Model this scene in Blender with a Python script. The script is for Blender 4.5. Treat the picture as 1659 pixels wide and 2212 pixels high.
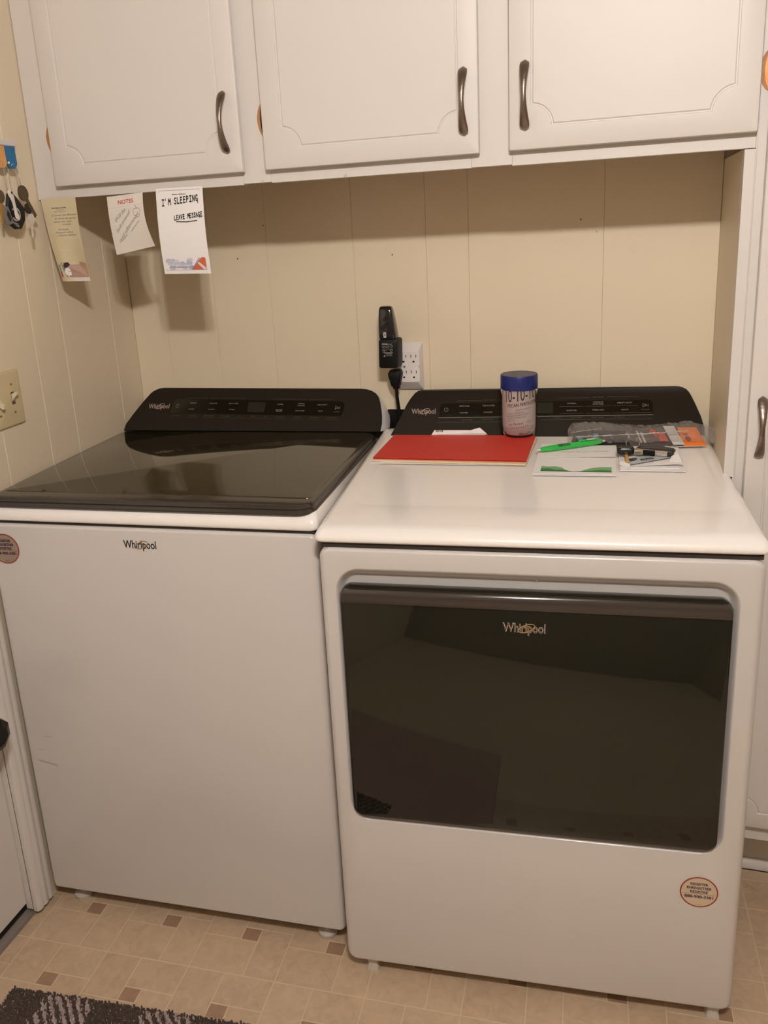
import bpy, bmesh, math, random
from math import sin, cos, pi, sqrt, radians
from mathutils import Vector, Matrix
random.seed(7)
for o in list(bpy.data.objects): bpy.data.objects.remove(o)
SC = bpy.context.scene
COL = SC.collection
# ------------------------------------------------------------------ camera
def rot_cols(yaw, pitch, roll):
    f = Vector((sin(yaw)*cos(pitch), cos(yaw)*cos(pitch), sin(pitch)))
    r = Vector((cos(yaw), -sin(yaw), 0)); u = r.cross(f)
    return r*cos(roll)+u*sin(roll), -r*sin(roll)+u*cos(roll), f
cd = bpy.data.cameras.new('camera'); cam = bpy.data.objects.new('camera', cd); COL.objects.link(cam)
r_, u_, f_ = rot_cols(-.3087, -.2757, -.0563)
cam.matrix_world = Matrix(((r_.x, u_.x, -f_.x, 1.2521), (r_.y, u_.y, -f_.y, -1.9918), (r_.z, u_.z, -f_.z, 1.4845), (0, 0, 0, 1)))
cd.sensor_fit = 'VERTICAL'; cd.sensor_height = 24.0; cd.lens = 1819.65/2212*24.0
cd.shift_x = 47.8/2212; cd.shift_y = -105.4/2212
cd.clip_start = .02
SC.camera = cam
# ------------------------------------------------------------------ world, exposure
w = bpy.data.worlds.new('world'); SC.world = w; w.use_nodes = True
w.node_tree.nodes['Background'].inputs[0].default_value = (.9, .8, .7, 1)
w.node_tree.nodes['Background'].inputs[1].default_value = .02
SC.view_settings.view_transform = 'Standard'; SC.view_settings.look = 'None'
SC.view_settings.gamma = 1; SC.view_settings.use_curve_mapping = False
SC.view_settings.exposure = 0.0
BULB_AT = (1.36, -2.03, 2.24); BULB_POWER = 950.0; BULB_COLOR = (1.0, .93, .885)

# ------------------------------------------------------------------ helpers
def S(r, g, b):
    f = lambda c: (c/255/12.92 if c/255 <= .04045 else ((c/255+.055)/1.055)**2.4)
    return (f(r), f(g), f(b), 1)
MATS = {}
def mat(name, col, rough=.5, metal=0, noise=0, nscale=20, bump=0, bscale=60, coat=0, spec=.5, trans=0, alpha=1, emit=0, ior=1.5):
    if name in MATS: return MATS[name]
    m = bpy.data.materials.new(name); m.use_nodes = True; nt = m.node_tree; b = nt.nodes['Principled BSDF']
    col = tuple(col)+((1,) if len(col) == 3 else ())
    b.inputs['Base Color'].default_value = col; b.inputs['Roughness'].default_value = rough
    b.inputs['Metallic'].default_value = metal; b.inputs['Specular IOR Level'].default_value = spec
    b.inputs['Coat Weight'].default_value = coat; b.inputs['Coat Roughness'].default_value = .08
    b.inputs['Transmission Weight'].default_value = trans; b.inputs['Alpha'].default_value = alpha; b.inputs['IOR'].default_value = ior
    if emit:
        b.inputs['Emission Color'].default_value = col; b.inputs['Emission Strength'].default_value = emit
    tc = nt.nodes.new('ShaderNodeTexCoord')
    if noise:
        n = nt.nodes.new('ShaderNodeTexNoise'); n.inputs['Scale'].default_value = nscale; n.inputs['Detail'].default_value = 5
        nt.links.new(tc.outputs['Object'], n.inputs['Vector'])
        mx = nt.nodes.new('ShaderNodeMix'); mx.data_type = 'RGBA'
        mx.inputs[6].default_value = tuple(c*(1-noise) for c in col[:3])+(1,)
        mx.inputs[7].default_value = tuple(min(1, c*(1+noise)) for c in col[:3])+(1,)
        nt.links.new(n.outputs['Fac'], mx.inputs[0]); nt.links.new(mx.outputs[2], b.inputs['Base Color'])
    if bump:
        n = nt.nodes.new('ShaderNodeTexNoise'); n.inputs['Scale'].default_value = bscale; n.inputs['Detail'].default_value = 4
        nt.links.new(tc.outputs['Object'], n.inputs['Vector'])
        bp = nt.nodes.new('ShaderNodeBump'); bp.inputs['Strength'].default_value = bump; bp.inputs['Distance'].default_value = .002
        nt.links.new(n.outputs['Fac'], bp.inputs['Height']); nt.links.new(bp.outputs['Normal'], b.inputs['Normal'])
    MATS[name] = m; return m
def setp(o, label=None, cat=None, group=None, kind=None):
    if label: o['label'] = label
    if cat: o['category'] = cat
    if group: o['group'] = group
    if kind: o['kind'] = kind
    return o
def mk(name, vf, m, parent=None, smooth=None, label=None):
    v, f = vf[0], vf[1]
    me = bpy.data.meshes.new(name); me.from_pydata([tuple(p) for p in v], [], f); me.update()
    bm = bmesh.new(); bm.from_mesh(me)
    if len(vf) < 3: bmesh.ops.recalc_face_normals(bm, faces=bm.faces)
    bm.to_mesh(me); bm.free()
    o = bpy.data.objects.new(name, me); COL.objects.link(o)
    if isinstance(m, (list, tuple)):
        for q in m: me.materials.append(q)
    else: me.materials.append(m)
    if parent: o.parent = parent
    if smooth is not None:
        me.polygons.foreach_set('use_smooth', [True]*len(me.polygons)); me.set_sharp_from_angle(angle=radians(smooth))
    if label: o['label'] = label
    return o
def empty(name, loc=(0, 0, 0), rz=0, label=None, cat=None, group=None, kind=None):
    o = bpy.data.objects.new(name, None); COL.objects.link(o); o.location = loc; o.rotation_euler = (0, 0, rz)
    o.empty_display_size = .05
    return setp(o, label, cat, group, kind)
class G:                                    # geometry collector
    def __init__(s): s.v = []; s.f = []
    def add(s, vf):
        n = len(s.v); s.v += [tuple(p) for p in vf[0]]; s.f += [tuple(i+n for i in q) for q in vf[1]]; return s
    def get(s): return s.v, s.f
def loft(rings, cap0=True, cap1=True, closed=True):
    n = len(rings[0]); v = [p for r in rings for p in r]; f = []
    for k in range(len(rings)-1):
        for i in range(n if closed else n-1):
            j = (i+1) % n; f.append((k*n+i, k*n+j, (k+1)*n+j, (k+1)*n+i))
    if cap0: f.append(tuple(range(n))[::-1])
    if cap1: f.append(tuple((len(rings)-1)*n+i for i in range(n)))
    return v, f
def rr(x0, x1, y0, y1, r, n=6):             # rounded rectangle, counter-clockwise
    r = min(r, (x1-x0)/2-1e-6, (y1-y0)/2-1e-6); r = max(r, 1e-6); p = []
    for cx, cy, a in ((x1-r, y0+r, -pi/2), (x1-r, y1-r, 0), (x0+r, y1-r, pi/2), (x0+r, y0+r, pi)):
        for i in range(n+1): p.append((cx+r*cos(a+pi/2*i/n), cy+r*sin(a+pi/2*i/n)))
    return p
def box(x0, x1, y0, y1, z0, z1, b=0):       # box with chamfered / rounded edges (b)
    if b <= 0:
        return ([(x, y, z) for z in (z0, z1) for x, y in ((x0, y0), (x1, y0), (x1, y1), (x0, y1))],
                [(3, 2, 1, 0), (4, 5, 6, 7), (0, 1, 5, 4), (1, 2, 6, 5), (2, 3, 7, 6), (3, 0, 4, 7)])
    R = []
    for t in (0, .5, 1): 
        a = pi/2*t; R.append([(x, y, z0+b*(1-sin(a))) for x, y in rr(x0+b*(1-cos(a))*0+b*(1-sin(a)), x1-b*(1-sin(a)), y0+b*(1-sin(a)), y1-b*(1-sin(a)), b*(.35+.65*t), 3)] if 0 else
                             [(x, y, z0+b*(1-sin(a))) for x, y in rr(x0+b*(1-cos(pi/2*(1-t)) if 0 else b*(1-sin(a)) ), x1-b*(1-sin(a)), y0+b*(1-sin(a)), y1-b*(1-sin(a)), b, 3)])
    # quarter-circle profile
    R = []
    for t in (0, .33, .67, 1):
        a = pi/2*t; ins = b*(1-sin(a)); R.append([(x, y, z0+b*(1-cos(a))) for x, y in rr(x0+ins, x1-ins, y0+ins, y1-ins, b, 3)])
    for t in (0, .33, .67, 1):
        a = pi/2*t; ins = b*(1-cos(a)); R.append([(x, y, z1-b*(1-sin(a))) for x, y in rr(x0+ins, x1-ins, y0+ins, y1-ins, b, 3)])
    return loft(R)
def prism(poly, d0, d1, axis='y', bev=0):   # 2-D polygon (a,b) extruded along an axis
    def P(a, b, d):
        return {'y': (a, d, b), 'z': (a, b, d), 'x': (d, a, b)}[axis]
    return loft([[P(a, b, d0) for a, b in poly], [P(a, b, d1) for a, b in poly]])
def tube(path, rad, n=8, cap=True, flat=1):
    P = [Vector(p) for p in path]; R = []
    rad = rad if isinstance(rad, (list, tuple)) else [rad]*len(P)
    up = None
    for i, p in enumerate(P):
        t = (P[min(i+1, len(P)-1)]-P[max(i-1, 0)]).normalized()
        if up is None:
            a = Vector((0, 0, 1)) if abs(t.z) < .9 else Vector((1, 0, 0)); up = a
        s = t.cross(up)
        if s.length < 1e-4: s = t.cross(Vector((0, 1, 0)))
        s.normalize(); up = s.cross(t).normalized()
        R.append([p+(s*cos(2*pi*k/n)+up*flat*sin(2*pi*k/n))*rad[i] for k in range(n)])
    return loft(R, cap, cap)
def lathe(prof, n=32, c=(0, 0, 0)):         # prof: (r,z)
    R = [[(c[0]+r*cos(2*pi*k/n), c[1]+r*sin(2*pi*k/n), c[2]+z) for k in range(n)] for r, z in prof]
    return loft(R)
def disc(cx, cy, r, n=24, fn=None, rx=None):
    fn = fn or (lambda a, b: (a, 0, b)); rx = rx or r
    return [fn(cx+rx*cos(2*pi*k/n), cy+r*sin(2*pi*k/n)) for k in range(n)], [tuple(range(n))]
# ---- flat lettering, mapped through a surface function fn(x,y)->3-D point
_tc = {}
def text2d(s, bold=0, shear=0):
    k = (s, bold, shear)
    if k in _tc: return _tc[k]
    cu = bpy.data.curves.new('t', 'FONT'); cu.body = s; cu.size = 1; cu.offset = bold; cu.shear = shear; cu.resolution_u = 3
    o = bpy.data.objects.new('t', cu); COL.objects.link(o)
    dg = bpy.context.evaluated_depsgraph_get(); dg.update()
    me = bpy.data.meshes.new_from_object(o.evaluated_get(dg))
    v = [(q.co.x, q.co.y) for q in me.vertices]; f = [tuple(p.vertices) for p in me.polygons]
    bpy.data.objects.remove(o); bpy.data.curves.remove(cu); bpy.data.meshes.remove(me)
    _tc[k] = (v, f); return v, f
def text(s, cx, cy, h, w=None, fn=None, bold=0, shear=0, align='c', rot=0):
    v, f = text2d(s, bold, shear)
    x0 = min(p[0] for p in v); x1 = max(p[0] for p in v)
    sy = h/.7; sx = (w/(x1-x0)) if w else sy
    off = {'c': -(x0+x1)/2, 'l': -x0, 'r': -x1}[align]; out = []
    for x, y in v:
        a, b = (x+off)*sx, (y-.35)*sy
        a, b = a*cos(rot)-b*sin(rot), a*sin(rot)+b*cos(rot)
        out.append(fn(cx+a, cy+b))
    return out, f
def strokes(lines, fn, wd):                 # pen strokes as narrow ribbons
    g = G()
    for L in lines:
        for (ax, ay), (bx, by) in zip(L[:-1], L[1:]):
            d = sqrt((bx-ax)**2+(by-ay)**2) or 1e-9; nx, ny = -(by-ay)/d*wd/2, (bx-ax)/d*wd/2
            ex, ey = (bx-ax)/d*wd*.3, (by-ay)/d*wd*.3
            g.add(([fn(ax-ex+nx, ay-ey+ny), fn(ax-ex-nx, ay-ey-ny), fn(bx+ex-nx, by+ey-ny), fn(bx+ex+nx, by+ey+ny)], [(0, 1, 2, 3)]))
    return g.get()
def poly(pts, fn): return [fn(a, b) for a, b in pts], [tuple(range(len(pts)))]
def ellipse_ring(cx, cy, rx, ry, wd, fn, rot=0, n=40, a0=0, a1=2*pi):
    v = []; f = []
    for k in range(n+1):
        a = a0+(a1-a0)*k/n
        for q in (0, 1):
            t = wd*(.5 if q else -.5)*(.55+.45*abs(sin(a)))
            x = (rx+t)*cos(a); y = (ry+t)*sin(a)
            v.append(fn(cx+x*cos(rot)-y*sin(rot), cy+x*sin(rot)+y*cos(rot)))
    for k in range(n): f.append((2*k, 2*k+1, 2*k+3, 2*k+2))
    return v, f

# ------------------------------------------------------------------ materials
M_wall = mat('cream_wall_paint', (.735, .64, .478), .42, noise=.03, nscale=3, bump=.12, bscale=180)
M_wallL = mat('left_wall_paint', (.72, .62, .462), .42, noise=.03, nscale=3, bump=.12, bscale=180)
M_ceil = mat('ceiling_paint', (.48, .44, .38), .8)
M_far = mat('far_room_paint', (.27, .22, .165), .8)
M_white = mat('white_cabinet_paint', (.655, .62, .585), .45, noise=.02, nscale=4, bump=.06, bscale=120, spec=.35)
M_under = mat('unpainted_cabinet_underside', (.46, .33, .20), .7, noise=.15, nscale=12)
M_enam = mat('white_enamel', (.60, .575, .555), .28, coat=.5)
M_enamLit = mat('white_enamel_lit_top', (.86, .83, .80), .24, coat=.6)  # same enamel, made lighter to put the overhead light into the tops
M_dark = mat('charcoal_console', (.0155, .0115, .0070), .55, spec=.22)
M_panel = mat('black_touch_panel', (.005, .005, .004), .12, coat=.5)
M_glassL = mat('smoked_lid_glass', (.026, .021, .011), .04, spec=.8, ior=1.55, coat=.25)
M_lidrim = mat('charcoal_lid_rim', (.030, .024, .019), .22, coat=.4)
M_doorg = mat('smoked_door_glass', (.010, .0105, .007), .035, spec=.5)
M_doorh = mat('charcoal_door_top', (.042, .033, .028), .2, coat=.2)
M_grey = mat('light_grey_print_and_glint', (.25, .225, .19), .5)
M_dim = mat('printed_dim_grey', (.11, .10, .085), .5)
M_chrome = mat('chrome', (.72, .68, .62), .18, metal=1)
M_gold = mat('bronze_swoosh', (.52, .36, .18), .3, metal=.8)
M_black = mat('black_plastic', (.008, .008, .008), .32)
M_blackm = mat('black_matte', (.003, .003, .003), .5, spec=.25)
M_gap = mat('dark_gap', (.03, .022, .018), .9)
M_pewter = mat('antique_pewter', (.27, .215, .18), .34, metal=1, noise=.2, nscale=60, bump=.2, bscale=250)
M_copper = mat('antique_copper', (.42, .17, .06), .4, metal=.7, noise=.5, nscale=90)
M_wood = mat('bare_wood', (.42, .20, .08), .6, noise=.5, nscale=60)
M_tilebase = mat('floor_grout', (.62, .49, .335), .55, noise=.05)
M_paperw = mat('white_paper', (.82, .80, .79), .75)
M_papery = mat('yellowed_paper', (.60, .525, .345), .75, noise=.04, nscale=30)
M_ink = mat('black_ink', (.012, .01, .01), .5)
M_pencil = mat('pencil_line', (.24, .21, .17), .7)
M_redp = mat('red_print', (.55, .04, .02), .6)
M_rule = mat('faint_ruling', (.52, .50, .52), .8)

# ------------------------------------------------------------------ the room
ZC = 2.36
fw = .0443
def fl(x, y, z=0): return (x*cos(fw)-y*sin(fw), x*sin(fw)+y*cos(fw), z)
floor = mk('floor', box(-.02, 2.75, -3.3, .02, -.05, -.0004), M_tilebase); setp(floor, kind='structure')
tm = []
for k, (c, nz) in enumerate([((.515, .385, .262), .27), ((.500, .368, .248), .28), ((.525, .393, .268), .26), ((.507, .375, .257), .28)]):
    m = mat('beige_floor_tile_%s' % 'abcd'[k], c, .42, noise=nz, nscale=38, bump=.15, bscale=60)
    nd = m.node_tree; gp = nd.nodes.new('ShaderNodeNewGeometry')
    for nn in nd.nodes:
        if nn.type == 'TEX_NOISE': nd.links.new(gp.outputs['Position'], nn.inputs['Vector']); nn.inputs['Distortion'].default_value = 1.2
    tm.append(m)
M_sq = mat('brown_floor_inset', (.33, .205, .135), .45, noise=.18, nscale=60)
SP = .192; XI = .1866; YI = -.7778
cell = [(0, .122, 0, .088), (.122, .192, 0, .121), (.083, .192, .121, .192), (0, .083, .088, .192), (.083, .122, .088, .121)]
tmesh = {}
def tile_mesh(q):
    if q in tmesh: return tmesh[q]
    a, b, c, d = cell[q]; g = .0013
    v, f = box(a+g, b-g, c+g, d-g, -.001, 0)
    # small chamfer
    v = [(x, y, z) for x, y, z in v[:4]]+[(x, y, -.0002) for x, y, z in v[4:]]+[(min(max(x, a+1.3*g), b-1.3*g), min(max(y, c+1.3*g), d-1.3*g), 0) for x, y, z in v[4:]]
    f = [(0, 1, 5, 4), (1, 2, 6, 5), (2, 3, 7, 6), (3, 0, 4, 7), (4, 5, 9, 8), (5, 6, 10, 9), (6, 7, 11, 10), (7, 4, 8, 11), (8, 9, 10, 11)]
    me = bpy.data.meshes.new('tile'); me.from_pydata(v, [], f); me.materials.append(tm[0]); tmesh[q] = me; return me
cells = [(i, j) for i in range(-2, 9) for j in (-2, -1, 0)] + [(i, 1) for i in range(0, 7)] + [(i, j) for i in (6, 7, 8) for j in (1, 2, 3) if (i, j) != (6, 1)]
for (i, j) in cells:
    for q in range(5):
        p = fl(XI+i*SP, YI+j*SP)
        if fl(XI+i*SP+cell[q][1], 0)[0] - (YI+j*SP)*sin(fw) < -.05: continue
        o = bpy.data.objects.new('tile', tile_mesh(q)); COL.objects.link(o); o.location = p; o.rotation_euler = (0, 0, fw); o.parent = floor
        o.material_slots[0].link = 'OBJECT'; o.material_slots[0].material = M_sq if q == 4 else tm[random.randrange(4)]
        if q == 4: o['label'] = 'small brown inset tile'

def planks(parent, edges, axis, z0, z1, m, d0, d1, g=.00015):
    for a, b in zip(edges[:-1], edges[1:]):
        lo, hi = min(a, b)+g, max(a, b)-g; bv = .0006 if axis == 'x' else .0011
        if axis == 'x':   # on the back wall, face at y = d1 (towards -y)
            P = [(lo, d0), (lo, d1+bv), (lo+bv, d1), (hi-bv, d1), (hi, d1+bv), (hi, d0)]
            vf = prism(P, z0, z1, 'z')
        else:
            P = [(d0, lo), (d1-bv, lo), (d1, lo+bv), (d1, hi-bv), (d1-bv, hi), (d0, hi)]
            vf = prism(P, z0, z1, 'z')
        mk('plank', vf, m, parent)
wb = mk('wall_back', box(-.1, 2.75, .004, .09, 0, ZC), M_wall); setp(wb, kind='structure')
planks(wb, [0, .1, .245, .402, .6255, .8045, .9046, 1.2045, 1.4419], 'x', 0, ZC, M_wall, .004, 0)
wl = mk('wall_left', box(-.1, -.004, -.665, .004, 0, ZC), M_wallL); setp(wl, kind='structure')
planks(wl, [0, -.1005, -.305, -.409, -.556, -.665], 'y', 0, ZC, M_wallL, -.004, 0)
wl2 = mk('wall_left', G().add(box(-.1, -.0, -3.3, -1.56, 0, ZC)).add(box(-.1, 0, -1.56, -.665, 2.06, ZC)).get(), M_wallL); setp(wl2, kind='structure')
setp(mk('wall_right', box(2.65, 2.75, -3.3, .004, 0, ZC), M_far), kind='structure')
setp(mk('wall_front', box(-.1, 2.75, -3.3, -3.2, 0, ZC), M_far), kind='structure')
setp(mk('ceiling', box(-.1, 2.75, -3.3, .09, ZC, ZC+.06), M_ceil), kind='structure')

# door casing (moulded) and the white door in the left wall
def casing(y0, y1, z0, z1, name):
    w_ = y1-y0; P = [(0, 0), (.010, 0), (.014, .006), (.015, .016), (.0125, .019), (.0125, .022), (.015, .026), (.015, .036), (.012, .040), (.012, .043), (.014, .047), (.013, .055), (.008, .058), (0, .058)]
    s_ = abs(w_)/.058; sg = 1 if w_ > 0 else -1
    return mk(name, loft([[(x, y0+sg*t*s_, z) for x, t in P] for z in (z0, z1)]), M_white, None, smooth=40)
M_case = M_white
setp(casing(-.722, -.668, .014, 2.12, 'trim_1'), kind='structure')
setp(casing(-1.50, -1.555, .0, 2.12, 'trim_2'), kind='structure')
jamb = mk('door_frame', G().add(box(-.09, -.001, -.724, -.7225, .02, 2.06)).add(box(-.09, 0, -1.5, -1.499, .02, 2.06)).get(), M_white)
jamb.name = 'trim_3'; setp(jamb, kind='structure')
door = mk('door_1', box(-.052, -.014, -1.495, -.7245, .035, 2.05, .002), M_white); setp(door, kind='structure')
# faceted dark knob on the door
def octa(cx, r, f=8): return [(cx, r*cos(2*pi*k/f+pi/8), r*sin(2*pi*k/f+pi/8)) for k in range(f)]
kb = mk('door_knob', loft([octa(-.014, .030), octa(-.008, .030), octa(-.006, .012), octa(.030, .012), octa(.036, .030), octa(.055, .040), octa(.075, .034), octa(.082, .020)]), mat('dark_bronze', (.012, .009, .006), .35, metal=.6), door, label='dark faceted knob')
kb.location = (0, -.802, .535)
# threshold (metal strip with a black gasket)
M_thr = mat('brown_grey_threshold', (.25, .215, .195), .42, metal=.3)
th = mk('trim_4', prism([(-.075, 0), (-.075, .012), (-.060, .020), (-.03, .021), (-.004, .006), (0.0, 0)], -1.50, -.655, 'x') if 0 else
        loft([[(x, y, z) for x, z in ((-.075, 0), (-.075, .014), (-.058, .021), (-.036, .021), (-.006, .008), (-.004, 0))] for y in (-1.5, -.668)]), M_thr, label='brown-grey metal door threshold')
setp(th, kind='structure')
setp(mk('door_gasket', box(-.050, -.0165, -1.495, -.7245, .0215, .0349), M_blackm, door), None)

# ------------------------------------------------------------------ wall cabinets
YF = -.3225; ZB = 1.5759; ZT = 2.30
cab = empty('wall_cabinet', (0, 0, 0), 0, 'white three-door wall cabinet mounted above the washer and dryer', 'cabinet')
g = G(); g.add(box(.002, 1.4605, YF+.019, -.001, ZB+.022, ZB+.034)); g.add(box(.002, 1.4605, YF+.019, -.001, ZT-.02, ZT)); g.add(box(.002, .02, YF+.019, -.001, ZB+.034, ZT-.02)); g.add(box(1.4425, 1.4605, YF+.019, -.001, ZB+.034, ZT-.02))
mk('carcass', g.get(), M_under, cab)
def ff(name, x0, x1, z0, z1, d=0): mk(name, box(x0, x1, YF-d, YF+.019, z0, z1, .0008), M_white, cab)
ff('bottom_rail', .0956, .5008, ZB-.0006, ZB+.07); ff('stile', .501, .5618, ZB+.0014, ZT); ff('bottom_rail', .562, .9698, ZB-.0004, ZB+.07)
ff('stile', .970, 1.045, ZB+.0004, ZT, .0002); ff('bottom_rail', 1.0452, 1.4598, ZB-.0016, ZB+.07)
ff('stile', .002, .0955, ZB-.0006, ZT); ff('stile', 1.43, 1.4598, ZB+.0705, ZT)
ff('top_rail', .0957, .5008, ZT-.09, ZT); ff('top_rail', .562, .9698, ZT-.09, ZT); ff('top_rail', 1.0452, 1.4298, ZT-.09, ZT)
# pencil / nail marks on the rail
fr = lambda x, z: (x, YF-.0011, z)
mk('pencil_mark', strokes([[(.5425, ZB), (.544, ZB+.0055)], [(.7163, ZB), (.7178, ZB+.004)], [(.7212, ZB), (.7215, ZB+.006)]], fr, .0009), M_pencil, cab)

def concave_loop(x0, x1, z0, z1, r, d, n=7):     # panel outline with scooped corners, inset by d
    a, b, c, e = x0+d, x1-d, z0+d, z1-d; R = r+d; s = sqrt(R*R-d*d); t0 = math.asin(d/R); p = []
    for (cx, cz, st) in ((x1, z0, pi), (x1, z1, 3*pi/2), (x0, z1, 0), (x0, z0, pi/2)):
        # sweep clockwise so that the loop runs counter-clockwise
        A0 = st-t0; A1 = st-pi/2+t0
        for i in range(n+1):
            A = A0+(A1-A0)*i/n; p.append((cx+R*cos(A), cz+R*sin(A)))
    return p
def cabinet_door(parent, x0, x1, z0, z1, gx0, gx1, gz0, gz1, r, yb, hx=None, hz=None, lean=0, name='door', hinge=None, copy_of=None):
    th = .0195; y0 = yb; yf = yb-th; n = 7
    rings = []
    def rect(ins, y, rad): return [(x, y, z) for x, z in rr(x0+ins, x1-ins, z0+ins, z1-ins, rad, n)]
    rings.append(rect(.006, y0, .002)); rings.append(rect(.005, y0-.006, .002)); rings.append(rect(0, y0-.009, .003)); rings.append(rect(0, y0-.014, .003))
    rings.append(rect(.0015, yf+.0015, .003)); rings.append(rect(.005, yf, .003))
    def gl(d, y): return [(x, y, z) for x, z in concave_loop(gx0, gx1, gz0, gz1, r, d, n)]
    rings += [gl(0, yf), gl(.0014, yf+.0018), gl(.0030, yf+.0020), gl(.0052, yf)]
    d = mk(name, loft(rings), M_white, parent, smooth=35)
    if hx is not None: handle(d, hx, yf, hz)
    if hinge:
        hxx, side, z_lo, z_hi = hinge
        hg(parent, hxx, side, z_lo, z_hi, d)
    return d
_h = []
def handle(parent, x, y, zc, L=.117, tilt=0):
    if not _h:
        R = []; N = 28
        for i in range(N+1):
            t = i/N; z = -L/2+L*t
            e = abs(2*t-1); ww = .0046+.0040*min(1, max(0, (e-.05)/.75))**1.3
            if e > .86: ww *= sqrt(max(.02, 1-((e-.86)/.14)**2))
            dep = .002+.026*(1-e**2.2); tk = .0032+.0012*(1-e)
            if e > .93: tk *= .6
            R.append([(ww*cos(2*pi*k/12), -dep+tk*sin(2*pi*k/12), z) for k in range(12)])
        o = mk('handle', loft(R), M_pewter, None, smooth=60); _h.append(o)
        o.parent = parent
    else:
        o = _h[0].copy(); COL.objects.link(o); o.parent = parent
    o.location = (x, y, zc); return o
def hg(parent, x, side, z0, z1, d):
    # half-round antique hinge leaf lying on the face frame beside the door, bare wood showing round it
    n = 16; P = [(x+side*.0003, z0)]; Q = [(x+side*.0003, z0)]
    wdt = (.0185 if x < .1 else .0160 if x < 1 else .0115)
    for i in range(1, n):
        t = i/n; zz = z0+(z1-z0)*t; q = sin(pi*t)**.6
        P.append((x-side*wdt*q, zz)); Q.append((x-side*(wdt*q*.55), zz))
    P.append((x+side*.0003, z1)); Q.append((x+side*.0003, z1))
    h = mk('hinge', prism(P, YF-.0009, YF-.0001), M_wood, d, label='worn copper-coloured hinge leaf')
    mk('hinge', prism(Q, YF-.0025, YF-.0009), M_copper if x < .1 else M_gap, d)
    mk('hinge', tube([(x-side*.001, YF-.006, z0+.006), (x-side*.001, YF-.006, z1-.006)], .0028, 8), mat('dark_hinge', (.02, .012, .008), .35, metal=.8, noise=.6, nscale=120), d)
YB = -.3225-.0015
DT = 2.235
cabinet_door(cab, .0644, .5106, 1.5986, DT, .1045, .4705, 1.6385, DT-.04, .037, YB, .4815, 1.6945, hinge=(.0640, 1, 1.662, 1.735))
cabinet_door(cab, .5577, .9876, 1.5986, DT, .5985, .9510, 1.6368, DT-.04, .037, YB, .9610, 1.6905, hinge=(.5575, 1, 1.659, 1.731))
cabinet_door(cab, 1.0418, 1.4595, 1.5986, DT, 1.0810, 1.4228, 1.6368, DT-.04, .037, YB, 1.0715, 1.6905)

# tall cabinet to the right: finished side panel, stiles, door, toe kick
tall = empty('tall_cabinet', (1.4419, 0, 0), 0, 'tall white cabinet standing at the right of the dryer', 'cabinet')
def tl(name, b, m=M_white, bev=.0008): return mk(name, box(b[0]-1.4419, b[1]-1.4419, b[2], b[3], b[4], b[5], bev), m, tall)
tl('side_panel', (1.4421, 1.4575, YF+.0195, -.001, .985, ZB-.002), M_wall, 0)
tl('side_panel', (1.4620, 1.4655, YF+.0195, -.001, 0, .984), M_wall, 0)
tl('edge_trim', (1.4421, 1.4598, YF-.0045, YF+.019, .985, ZB-.003))
tl('edge_trim', (1.4575, 1.4598, YF-.0045, YF+.019, .90, .9849), M_white, 0)
tl('stile', (1.4600, 1.4619, YF, YF+.019, .90, .9849), M_white, 0)
tl('stile', (1.4620, 1.5100, YF, YF+.019, .176, 2.30))
tl('filler_strip', (1.4600, 1.4619, YF, YF+.019, .985, 2.30), M_white, 0)
tl('bottom_rail', (1.5102, 2.00, YF, YF+.019, .178, .26))
tl('stile', (2.001, 2.05, YF, YF+.019, .176, 2.30))
tl('top_rail', (1.5102, 2.00, YF, YF+.019, 2.2, 2.30))
tl('carcass', (1.4657, 2.05, YF+.0195, -.001, .176, 2.295), M_under, 0)
tl('toe_kick', (1.4657, 2.05, -.19, -.175, .0, .175))
mk('shoe_moulding', loft([[(x-1.4419, y, z) for y, z in ((-.190, .002), (-.203, .002), (-.2035, .008), (-.201, .016), (-.195, .022), (-.190, .0235))] for x in (1.46, 2.05)]), M_white, tall, smooth=40)
mk('dark_base_line', box(1.46-1.4419, 2.05-1.4419, -.2045, -.2, .0002, .0018), M_gap, tall)  # thin dark strip along the foot of the shoe moulding
for o_ in [cabinet_door(tall, 1.4760-1.4419, 1.955-1.4419, .2206, 2.235, 1.5095-1.4419, 1.9215-1.4419, .2575, 2.195, 
  .037, YB, 1.4975-1.4419, 1.087, hinge=(1.4757-1.4419, 1, 1.662, 1.732))]: pass
# cabinet further right behind (continues the run)
tc2 = mk('wall_right_return', box(2.052, 2.65, -.60, -.001, 0, 2.30), M_white); tc2.name = 'trim_5'; setp(tc2, kind='structure')

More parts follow.
